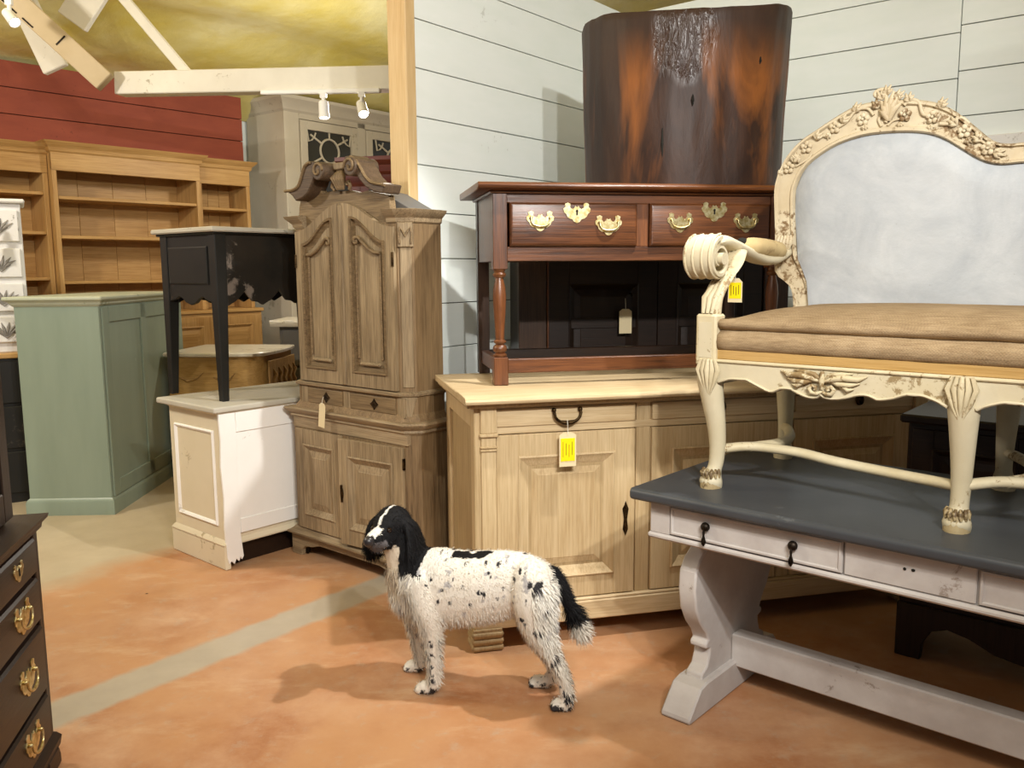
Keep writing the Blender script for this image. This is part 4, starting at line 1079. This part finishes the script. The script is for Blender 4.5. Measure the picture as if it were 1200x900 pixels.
# ================================================================== PINE BOOKCASE (breakfront)
bk = thing('bookcase', 'wide waxed pine breakfront bookcase with empty shelves against red boards', 'bookcase', BK0, BKA)
def section(u0, u1, v0, zs, top):
    bx('side', M['pinez'], bk, u0, u0+.035, v0, .38, 1.08, top, .003)
    bx('side', M['pinez'], bk, u1-.035, u1, v0, .38, 1.08, top, .003)
    for k in range(4):
        a = u0+.035+(u1-u0-.07)*k/4; bx('back_board', M['pine'], bk, a+.001, a+(u1-u0-.07)/4-.001, .355, .372, 1.08, top, .002)
    for z in zs: bx('shelf', M['pine'], bk, u0+.035, u1-.035, v0+.012, .355, z-.012, z+.012, .003)
    bx('frieze', M['pine'], bk, u0, u1, v0-.004, v0+.03, top-.15, top, .003)
    wrap(bk, 'cornice', M['pine'], u0, u1, v0, .38, [(.0, top-.02), (.015, top-.005), (.02, top+.02), (.05, top+.05), (.058, top+.065), (.0, top+.07)])
    bx('base', M['pine'], bk, u0, u1, v0-.10, .38, 0.1, 1.05, .003)
    bx('plinth', M['pine'], bk, u0-.01, u1+.01, v0-.115, .38, 0, .12, .004)
    bx('counter', M['pine'], bk, u0-.012, u1+.012, v0-.125, .38, 1.05, 1.08, .005)
    n = max(1, round((u1-u0)/.55)); w = (u1-u0-.04)/n
    for k in range(n): door('door', bk, u0+.02+k*w+.004, u0+.02+(k+1)*w-.004, .16, 1.02, v0-.118, .08, M['pinez'], M['pine'], .02, .03)
zsh = [face(BK0, BKA, p)[1] for p in ((85, 232), (90, 278), (95, 331))]
TOP = 2.33
section(0, 1.195, 0, zsh, TOP)
section(1.20, 1.70, .05, [zsh[0]-.02, zsh[1]-.02, zsh[2]-.02], TOP-.01)
section(-1.25, -.005, .07, [z+.03 for z in zsh], TOP-.02)

# ================================================================== IVORY GLAZED CUPBOARD
IVP = Vector((-2.12, 8.18, 0)); IVA = 51.0
iv = thing('glazed_cupboard', 'tall ivory painted cupboard with tracery glazed doors beside pine bookcase', 'cupboard', IVP, IVA)
IW, ID, IH = 2.0, .60, 2.95
bx('carcase', M['bigcup'], iv, 0, IW, .03, ID, 0, IH, .004)
wrap(iv, 'cornice', M['bigcup'], 0, IW, 0, ID, [(.0, IH-.05), (.02, IH-.03), (.025, IH-.01), (.05, IH+.03), (.085, IH+.06), (.09, IH+.09), (.02, IH+.10)])
bx('stile', M['bigcup'], iv, 0, .17, 0, .035, 0, IH, .003)
bx('stile', M['bigcup'], iv, .90, 1.0, 0, .035, 0, IH, .003)
bx('stile', M['bigcup'], iv, IW-.17, IW, 0, .035, 0, IH, .003)
bx('head_rail', M['bigcup'], iv, .17, IW-.17, 0, .035, IH-.10, IH, .003)
for u0, u1 in ((.18, .89), (1.01, 1.82)):
    d = MB().box(u0, u0+.08, -.012, .02, .95, IH-.11).box(u1-.08, u1, -.012, .02, .95, IH-.11).box(u0+.08, u1-.08, -.012, .02, .95, 1.05).box(u0+.08, u1-.08, -.012, .02, IH-.19, IH-.11).obj('door', M['bigcup'], iv, .003)
    bx('pane', M['glass'], d, u0+.08, u1-.08, .018, .024, 1.05, IH-.19, 0)
    c = (u0+u1)/2; zc = IH-.37; r = .115
    tr = MB(); tr.tube([(c+r*cos(a), .006, zc+r*sin(a)) for a in [2*pi*k/24 for k in range(25)]], .012, 6)
    tr.obj('tracery', M['bigcup'], d, 0, 60)
    for a in (90, 35, 145, -35, 215, -90):
        x, z = cos(radians(a)), sin(radians(a)); L = .18 if abs(x) < .1 else .28
        MB().tube([(c+x*r, .006, zc+z*r), (c+x*L, .006, zc+z*(L if abs(x) < .1 else .24))], .010, 6).obj('glazing_bar', M['bigcup'], d, 0, 60)
    for s in (-1, 1):
        MB().tube([(c+s*.275-s*.0, .006, zc+.20-.0)] + [(c+s*(.275-.11*sin(a)), .006, IH-.19-.11+.11*(1-cos(a))*1.0) for a in [.2, .6, 1.0, 1.4]], .009, 6).obj('glazing_bar', M['bigcup'], d, 0, 60)
    door('door', iv, u0, u1, .10, .92, -.012, .09, M['bigcup'], M['bigcup'], .02, .03)

# ================================================================== MAHOGANY CABINET behind the pediment
MHP = aty(410, 300, 5.75); MHP.z = 0; MHA = -14
mh = thing('mahogany_cabinet', 'reddish mahogany cabinet with moulded cornice behind the scrolled pediment', 'cabinet', MHP, MHA)
bx('carcase', M['mahog'], mh, 0, .80, .02, .40, .08, 2.01, .004)
wrap(mh, 'cornice', M['mahog'], 0, .80, 0, .40, [(.0, 1.96), (.01, 1.98), (.012, 2.03), (.03, 2.05), (.035, 2.09), (.06, 2.12), (.06, 2.145), (.01, 2.15)])
bx('plinth', M['mahog'], mh, -.01, .81, -.0, .40, 0, .10, .004)
for k in range(2): door('door', mh, .015+k*.388, .397+k*.388, .12, 1.98, .0, .075, M['mahog'], M['mahog'], .02, .03)

# ================================================================== MARBLE-TOPPED COMMODE
CMP = Vector((-2.33, 5.72, 0)); CMA = -5
cm = thing('commode', 'oak commode with carved panels and pale marble top behind cream cabinet', 'commode', CMP, CMA)
def serp(o, n=10):
    W_, D_ = .58, .62
    p = [(-o, -o)] + [(W_*k/n, -o-.03*sin(pi*k/n)) for k in range(1, n)] + [(W_+o*.5, -o), (W_+.05+o, .05)]
    p += [(W_+.05+o+.03*sin(pi*k/6), .05+(D_-.05)*k/6) for k in range(1, 6)] + [(W_+.05+o, D_), (-o, D_)]
    return p
cmb = MB(); cmb.rings([[(x, y, z) for x, y in serp(0)] for z in (.02, .835)]); cmb.obj('carcase', M['commode'], cm, 0, 50)
cmt = MB(); cmt.rings([[(x, y, z) for x, y in serp(o)] for o, z in ((.010, .835), (.028, .842), (.030, .858), (.022, .866))]); cmt.obj('marble_top', M['marble'], cm, 0, 40)
cv = MB()
for s in (0, 1):
    cv.tube([(.08+s*.24, -.032, .70), (.14+s*.24, -.040, .675), (.20+s*.24, -.040, .69), (.25+s*.22, -.036, .73)], [.004, .008, .007, .003], 6)
cv.obj('carved_scroll', M['carved'], cm, 0, 60)
sidec = MB(); sidec.prism([(.08, .10), (.58, .10), (.58, .80), (.08, .80)], .655, .672, 'x'); sidec.obj('carved_side', M['carved'], cm, .004)
for v in (.14, .24, .34, .44, .53):
    MB().tube([(.672, v, .74), (.682, v+.02, .70), (.678, v-.015, .66), (.682, v+.01, .62), (.674, v, .58)], [.006, .014, .012, .014, .006], 6).obj('carved_leaf', M['carved'], cm, 0, 60)
bx('foot', M['commode'], cm, -.005, .06, -.005, .06, 0, .08, .004); bx('foot', M['commode'], cm, .55, .615, .03, .09, 0, .08, .004)
bx('corner_stile', M['commode'], cm, -.006, .05, -.018, .02, .03, .835, .005)

# ================================================================== GREY CHEST with rough marble slab
gy = thing('grey_chest', 'dark grey painted chest with thick rough edged marble slab behind commode', 'chest', (-1.80, 6.52, 0), -4)
bx('carcase', M['grey'], gy, 0, .8, .02, .42, 0, .985, .004)
for k in range(3): bx('drawer', M['grey'], gy, .03, .77, .0, .03, .08+k*.3, .36+k*.3, .006)
rm = MB(); rr = []
for z, o in ((.985, .02), (1.0, .03), (1.02, .034), (1.035, .028)):
    ring = []
    for k in range(40):
        u = -.05+.9*k/39; ring.append((u, -.02-o+.008*noise.noise(Vector((u*30, z*60, 3))), z))
    ring += [(.85+o, .44, z), (-.05-o, .44, z)]; rr.append(ring)
rm.rings(rr); rm.obj('marble_slab', M['marble'], gy, 0, 35)

# ================================================================== BLACK CHEST with pine top, WHITE CHEST on it
bc = thing('black_chest', 'black chest with a pine top standing beside the green cabinet', 'chest', (-3.82, 4.655, 0), 30)
bx('carcase', M['black'], bc, 0, 1.03, 0, .6, 0, .895, .004)
bx('top', M['pine'], bc, -.02, 1.045, -.02, .6, .895, .925, .005)
for k in range(3):
    dr_ = bx('drawer', M['black'], bc, .03, 1.0, -.014, .01, .06+k*.28, .32+k*.28, .005)
    for u in (.25, .78): MB().ball((u, -.022, .19+k*.28), .014, 10, 6).obj('knob', M['iron'], dr_, 0, 60)
wc = thing('white_chest', 'small white chest with grey leaf motifs and gold tassel on black chest', 'chest', (-3.655, 4.84, .925), 30)
bx('carcase', M['whitech'], wc, 0, .78, .01, .42, 0, .90, .004)
bx('top', M['whitech'], wc, -.025, .805, -.03, .43, .90, .925, .008)
for k, (z0, z1) in enumerate(((.06, .22), (.25, .42), (.455, .63), (.67, .86))):
    d = bx('drawer', M['whitech'], wc, .02, .765, -.012, .02, z0, z1, .006)
    for u in (.30, .655):
        mo = MB(); zc = (z0+z1)/2-.02
        for a in (-1.3, -.8, -.3, .2, .7, 1.2):
            mo.tube([(u, -.014, zc-.02), (u+.05*sin(a), -.018, zc+.012+.02*cos(a)), (u+.085*sin(a), -.014, zc+.02+.045*cos(a))], [.003, .009, .002], 6)
        mo.tube([(u-.05, -.014, zc+.01), (u, -.018, zc-.03), (u+.05, -.014, zc+.01)], .004, 6)
        mo.obj('leaf_motif', M['motif'], d, 0, 60)
ts = thing('tassel', 'gold key tassel hanging on the small white chest', 'tassel', (-3.09, 5.10, 1.71), 30)
MB().tube([(0, 0, .06), (0, -.004, 0)], .003, 5).obj('cord', M['tassel'], ts)
tsm = MB(); tsm.lathe([(.004, .01), (.012, .0), (.010, -.02), (.016, -.03), (.024, -.16), (.018, -.165)], (0, -.03, 0), 12); tsm.obj('skirt', M['tassel'], ts, 0, 50)

# ================================================================== DARK BUREAU in the left foreground
BUA = 103.2; BUE = atz(66, 893); BUL = 1.05
BUP = BUE - DD(BUA)*BUL; BUP.z = 0
bu = thing('bureau', 'dark oak chest of drawers with brass handles and glazed upper doors', 'bureau', BUP, BUA)
bx('carcase', M['bureau'], bu, .005, BUL-.004, .012, .50, .08, .70, .003)
bx('corner_stile', M['bureauz'], bu, BUL-.035, BUL, .0, .05, .06, .70, .003)
bx('corner_stile', M['bureauz'], bu, 0, .035, .0, .05, .06, .70, .003)
wrap(bu, 'top_moulding', M['bureau'], 0, BUL, 0, .50, [(.0, .69), (.010, .70), (.012, .712), (.024, .724), (.026, .734), (.0, .738)])
wrap(bu, 'base_moulding', M['bureau'], 0, BUL, 0, .50, [(.012, .05), (.016, .075), (.006, .09), (.0, .095)])
for u in (0, BUL-.10): MB().prism([(u-.012, 0), (u+.10, 0), (u+.10, .03), (u+.085, .06), (u-.012, .06)], -.016, .06, 'y').obj('bracket_foot', M['bureau'], bu, .006)
def bp(px): return face(BUP, BUA, px, -.01)
for k, (z0, z1) in enumerate(((.105, .235), (.25, .435), (.452, .572), (.588, .685))):
    d = MB(); rectframe(d, .045, BUL-.045, z0, z1, [(0, .02), (0, -.002), (.006, -.009), (.010, -.010)], True); d = d.obj('drawer', M['bureau'], bu, 0, 25)
    for u in (.20, BUL-.20): batwing(d, u, -.010, (z0+z1)/2+.005, 1.15 if k < 3 else .7, k < 3)
    batwing(d, BUL/2, -.010, (z0+z1)/2+.01, 1.05 if k < 3 else .7, False)
bx('upper_carcase', M['bureau'], bu, .05, BUL-.05, .06, .42, .738, 1.30, .003)
bx('upper_top', M['bureau'], bu, .035, BUL-.035, .04, .43, 1.30, 1.33, .005)
for k in range(2):
    w = (BUL-.12)/2; u0 = .06+k*w
    d = MB().box(u0, u0+.06, .035, .06, .75, 1.29).box(u0+w-.06, u0+w, .035, .06, .75, 1.29).box(u0+.06, u0+w-.06, .035, .06, .75, .83).box(u0+.06, u0+w-.06, .035, .06, 1.22, 1.29).obj('door', M['bureauz'], bu, .003)
    bx('pane', M['glass'], d, u0+.06, u0+w-.06, .048, .054, .83, 1.22, 0)
# ================================================================== SPANIEL
DGP = Vector((-.10, 2.69, 0)); DGA = 164.6
dg = thing('dog', 'white spaniel with black head and flecked coat standing before the oak sideboard', 'dog', DGP, DGA)
def dz(x, y): return (400+x/3.2156, 580+y/3.2156)
def dp(x, y, v=0.0, z=None):
    u, h = face(DGP, DGA, dz(x, y), v); return Vector((u, v, h if z is None else z))
HF = Vector((.17, .97, -.02)).normalized(); HL = Vector((0, 0, 1)).cross(HF).normalized(); HU = HF.cross(HL).normalized()
HC = dp(190, 122, .03)
def hp(a, b, c): return HC + HF*a + HL*b + HU*c
def dog_body():
    mb = MB()
    # trunk: deep chest narrowing to the loin
    rs = []
    for x, t, b, lat in ((238, 265, 400, .05), (262, 232, 450, .074), (310, 200, 486, .092), (380, 202, 490, .100), (460, 212, 486, .100), (540, 212, 478, .095), (610, 211, 462, .088), (680, 219, 440, .085), (740, 241, 430, .082), (785, 275, 412, .066), (812, 305, 385, .04)):
        T, B = dp(x, t), dp(x, b); c = (T+B)/2; h = (T.z-B.z)/2
        rs.append([(c.x, lat*cos(a), c.z+h*sin(a)*(1 if sin(a) > 0 else 1)) for a in [2*pi*k/20 for k in range(20)]])
    mb.rings(rs)
    def chain(pts, n=5, flat=1.0):
        P = smoothpath([(p[0].x, p[0].y, p[0].z, p[1]) for p in pts], n)
        mb.tube([(p[0], p[1], p[2]) for p in P], [p[3] for p in P], 14, flat)
        for p in (P[0], P[-1]): mb.ball((p[0], p[1], p[2]), p[3]*.98, 12, 8)
    # neck and breast
    chain([(dp(305, 330), .092), (dp(268, 280), .084), (dp(240, 215, .01), .070), (dp(222, 160, .018), .058)])
    mb.ball(dp(258, 360), (.07, .07, .085), 14, 10); mb.ball(dp(225, 300, .01), (.05, .05, .07), 14, 10)
    # legs (left = towards the camera)
    chain([(dp(300, 330, .055), .062), (dp(325, 430, .068), .052), (dp(340, 500, .07), .036), (dp(348, 570, .07), .027), (dp(350, 640, .07), .0235), (dp(349, 700, .072), .0225), (dp(346, 735, .072, .035), .024)])
    chain([(dp(290, 350, -.05), .058), (dp(288, 450, -.06), .046), (dp(288, 520, -.062), .030), (dp(296, 580, -.062), .023), (dp(300, 625, -.062), .021), (dp(298, 650, -.062, .03), .022)])
    chain([(dp(722, 320, .05), .070), (dp(725, 400, .062), .070), (dp(735, 480, .066), .056), (dp(765, 555, .068), .040), (dp(800, 620, .068), .028), (dp(834, 690, .068), .0225), (dp(848, 750, .068), .021), (dp(850, 795, .068, .035), .024)])
    chain([(dp(718, 320, -.05), .068), (dp(715, 420, -.06), .064), (dp(735, 520, -.062), .044), (dp(775, 590, -.062), .030), (dp(798, 640, -.062), .023), (dp(792, 680, -.062), .020), (dp(782, 700, -.062, .03), .022)])
    # paws with four toes
    for (x, y, v) in ((322, 750, .072), (276, 662, -.062), (832, 825, .068), (748, 705, -.062)):
        c = dp(x, y, v, .020); mb.ball(c, (.036, .026, .022), 12, 8)
        for k in range(4):
            yy = (k-1.5)*.0125; fx = .030-.005*abs(k-1.5)
            mb.ball((c.x+fx, c.y+yy, .0135), (.015, .0085, .0135), 8, 6)
    # tail
    chain([(dp(795, 300), .030), (dp(835, 355, .0), .024), (dp(862, 420), .021), (dp(882, 470), .020), (dp(900, 515), .016), (dp(910, 540), .006)])
    # head
    mb.ball(hp(-.010, 0, .010), (.064, .064, .062), 18, 12)
    mb.ball(hp(.030, 0, .014), (.046, .046, .044), 14, 10)
    mb.tube([hp(.02, 0, -.012), hp(.06, 0, -.014), (hp(.095, 0, -.014)), hp(.118, 0, -.012)], [.050, .040, .034, .026], 14); mb.ball(hp(.112, 0, -.010), .026, 12, 8)
    mb.tube([hp(.03, 0, -.035), hp(.095, 0, -.036)], [.030, .022], 10); mb.ball(hp(.095, 0, -.036), .020, 10, 8)
    for s in (-1, 1):
        mb.ball(hp(.044, s*.026, .026), (.016, .016, .013), 10, 8)          # brow
        mb.ball(hp(.085, s*.020, -.026), (.022, .022, .018), 10, 8)         # flews
        P = [hp(-.005, s*.052, .034), hp(-.008, s*.072, .010), hp(-.010, s*.083, -.035), hp(-.012, s*.086, -.072), hp(-.010, s*.080, -.105)]
        wd = [.024, .038, .050, .056, .040]
        rs2 = []
        for p, w in zip(smoothpath(P, 3), resample([Vector((q, 0)) for q in wd], 13)):
            rs2.append([p + HF*w.x*cos(a) + HL*s*.012*sin(a) for a in [2*pi*k/14 for k in range(14)]])
        mb.rings(rs2)
    me = mb.mesh('dog_rough'); o = bpy.data.objects.new('dog_rough', me); COL.objects.link(o)
    m = o.modifiers.new('r', 'REMESH'); m.mode = 'VOXEL'; m.voxel_size = .0052
    m = o.modifiers.new('s', 'SMOOTH'); m.factor = .5; m.iterations = 5
    dpg = bpy.context.evaluated_depsgraph_get(); me2 = bpy.data.meshes.new_from_object(o.evaluated_get(dpg)); me2.name = 'dog_body'
    bpy.data.objects.remove(o); return me2
DSP = [(533, 267, 8), (583, 272, 8), (552, 300, 7), (562, 312, 5), (655, 318, 8), (520, 368, 11), (537, 370, 10), (415, 402, 8), (487, 411, 9), (720, 325, 10), (750, 330, 14), (735, 345, 8), (675, 285, 10), (697, 290, 8), (770, 415, 8), (745, 492, 10), (738, 508, 7), (690, 455, 9), (700, 475, 7), (278, 442, 7), (385, 352, 6), (370, 398, 8), (337, 318, 6), (330, 300, 5), (325, 335, 5), (706, 245, 7), (630, 238, 5), (660, 235, 5), (480, 300, 4), (455, 270, 5), (420, 320, 4), (400, 240, 5), (500, 240, 7), (610, 350, 5), (590, 390, 4), (650, 400, 5), (710, 380, 5), (790, 330, 5), (460, 340, 4), (350, 240, 5), (380, 260, 4), (300, 300, 4), (345, 540, 6), (325, 565, 6), (330, 600, 5), (350, 640, 6), (325, 650, 5), (345, 670, 5), (800, 625, 6), (822, 665, 5), (828, 715, 6), (850, 745, 12), (855, 770, 12), (300, 545, 6), (295, 590, 6), (300, 615, 6)]
DSP = [(dp(x, y, .085 if y < 520 else .07), r/3.2156*.0029) for x, y, r in DSP]
PATCH = [dp(450, 222, .03), dp(475, 226, .04), dp(500, 224, .035), dp(522, 216, .02)]
TAILP = [dp(806, 292), dp(820, 322), dp(835, 352), dp(848, 385), dp(860, 415), dp(868, 440)]
rnd = random.Random(3)
FAR = [(Vector((rnd.uniform(-.25, .25), 0, rnd.uniform(.2, .5))), rnd.uniform(.005, .014)) for _ in range(45)]
def coat(p):
    """own colours of the coat at a point"""
    d = p-HC; a, b, c = d.dot(HF), d.dot(HL), d.dot(HU); n = noise.noise(p*60)*.006 + noise.noise(p*25)*.008
    white = (.75, .715, .645); black = (.006, .0055, .006)
    inhead = d.length < .145 and a > -.085
    ear = abs(b) > .050 and c < .05 and c > -.135 and abs(a+.01) < .075 and abs(b) < .12
    if ear and d.length < .2: return black
    if inhead and a > -.075:
        if a > .078 and abs(b) < .019+n*.5 and c > -.006 and a < .124: return white            # muzzle saddle
        if abs(b+.002) < .0048+n*.2 and c > .0 and a > -.03: return white                   # blaze
        if c < -.050+n*1.5 and a < .07: return (.66, .57, .44)                               # throat
        if a > .085 and c < -.012: return (.10, .09, .09)
        if c > -.052+n: return black
    if a > -.02 and c < -.04 and c > -.22 and abs(b) < .05: return (.67, .58, .45)
    for t in PATCH:
        if (p-t).length < .034+n*2 and p.z > t.z-.012: return black
    for t in TAILP:
        if (p-t).length < .034+n: return black
    q = Vector((p.x, 0, p.z))
    for s, r in (DSP if p.y > 0 else FAR):
        e = Vector((s.x-p.x, 0, s.z-p.z)); e.x *= 1.15
        if e.length < r*1.02+n*.40: return (.03, .028, .03)
    if p.z < .022 and noise.noise(p*45) > -.05: return (.04, .035, .035)
    if p.z < .2 and noise.noise(p*70) > .36: return (.05, .045, .045)
    k = noise.noise(p*38)
    if k > .50 and p.z > .25: return (.42, .40, .39)
    g = .5+.5*noise.noise(p*9); w = .06*g
    return (white[0]-w*.6, white[1]-w, white[2]-w*1.4)
def dog_mat():
    t = NT('dog_coat', .75, .2); at = t.n('Attribute', attribute_name='Col'); t.color(at.outputs['Color'])
    t.bump(t.noise(t.coord((1, 1, 1), False), 190, 3, .6), .35, .003); return t.m
DM = dog_mat()
bme = dog_body()
ca = bme.color_attributes.new('Col', 'FLOAT_COLOR', 'POINT')
cols = [coat(v.co) for v in bme.vertices]
flat = []
for c in cols: flat += [c[0], c[1], c[2], 1]
ca.data.foreach_set('color', flat)
body = link('body', bme, DM, dg, 0, 180)
# fur: short coat everywhere, long feathering on ears, breast, legs, thighs and tail
def fur():
    R = random.Random(11); mb = MB(); cc = []
    tailpath = [dp(882, 470), dp(900, 515), dp(910, 540)]
    me = bme
    for f in me.polygons:
        p = f.center; d = p-HC; a, b, c = d.dot(HF), d.dot(HL), d.dot(HU)
        L, dens, droop = .010, .55, .35
        earzone = abs(b) > .055 and d.length < .21 and abs(a+.01) < .08
        if earzone: L, dens, droop = (.026 if c < -.06 else .014), 1.2, 1.1
        elif d.length < .13: L, dens, droop = .007, .5, .3
        elif (min((p-t).length for t in tailpath) < .05): L, dens, droop = .036, 1.6, .45
        elif min((p-t).length for t in TAILP) < .04: L, dens, droop = .012, 1.0, .5
        elif p.z < .045: L, dens = .007, .6
        elif p.z < .22 and f.normal.x < -.55: L, dens, droop = .018, .9, .8            # feathering on the back of the legs
        elif p.x < -.17 and f.normal.x < -.1 and p.z < .42: L, dens, droop = .026, 1.1, 1.0   # breeches
        elif p.x > .15 and f.normal.x > .2 and p.z < .5: L, dens, droop = .026, 1.0, .9       # breast
        elif p.z < .30 and f.normal.z < -.2: L, dens, droop = .013, .8, .6                     # belly fringe
        n = int(dens) + (1 if R.random() < dens-int(dens) else 0)
        for _ in range(n):
            q = p + Vector((R.uniform(-1, 1), R.uniform(-1, 1), R.uniform(-1, 1)))*.003
            flow = Vector((-.9, 0, -.25)) if not earzone else Vector((0, 0, -1))
            dr = (f.normal*(.55 if L < .02 else .5) + flow*.5 + Vector((0, 0, -droop*.6)) + Vector((R.uniform(-1, 1), R.uniform(-1, 1), R.uniform(-1, 1)))*.30).normalized()
            l = L*R.uniform(.6, 1.25); sd = dr.cross(f.normal)
            if sd.length < 1e-3: continue
            sd = sd.normalized()*(.0011 if L < .02 else .0016)
            m = q+dr*l*.55+f.normal*l*.06; e = q+dr*l+Vector((0, 0, -l*.25*droop))
            if e.z < .001: continue
            k = len(mb.v); mb.v += [tuple(q-sd), tuple(q+sd), tuple(m+sd*.7), tuple(m-sd*.7), tuple(e)]
            mb.f += [(k, k+1, k+2, k+3), (k+3, k+2, k+4)]
            col = cols[f.vertices[0]]; g = R.uniform(.85, 1.08); cc += [min(col[0]*g, 1), min(col[1]*g, 1), min(col[2]*g, 1), 1]*5
    m2 = bpy.data.meshes.new('fur'); m2.from_pydata(mb.v, [], mb.f)
    at = m2.color_attributes.new('Col', 'FLOAT_COLOR', 'POINT'); at.data.foreach_set('color', cc)
    o = link('fur', m2, DM, dg, 0, 180); o['kind'] = 'stuff'; return o
fur()
eye_m = plain('dog_eye', '1c0f06', .06, .7); nose_m = plain('dog_nose', '2a2728', .35, .5)
for s in (-1, 1):
    MB().ball(hp(.061, s*.030, .012), .0095, 12, 8).obj('eye', eye_m, dg, 0, 80)
nb = MB().ball(hp(.134, 0, -.007), .018, 12, 8); nb.ball(hp(.130, .009, -.012), .010, 10, 6).ball(hp(.130, -.009, -.012), .010, 10, 6); nb.obj('nose', nose_m, dg, 0, 80)
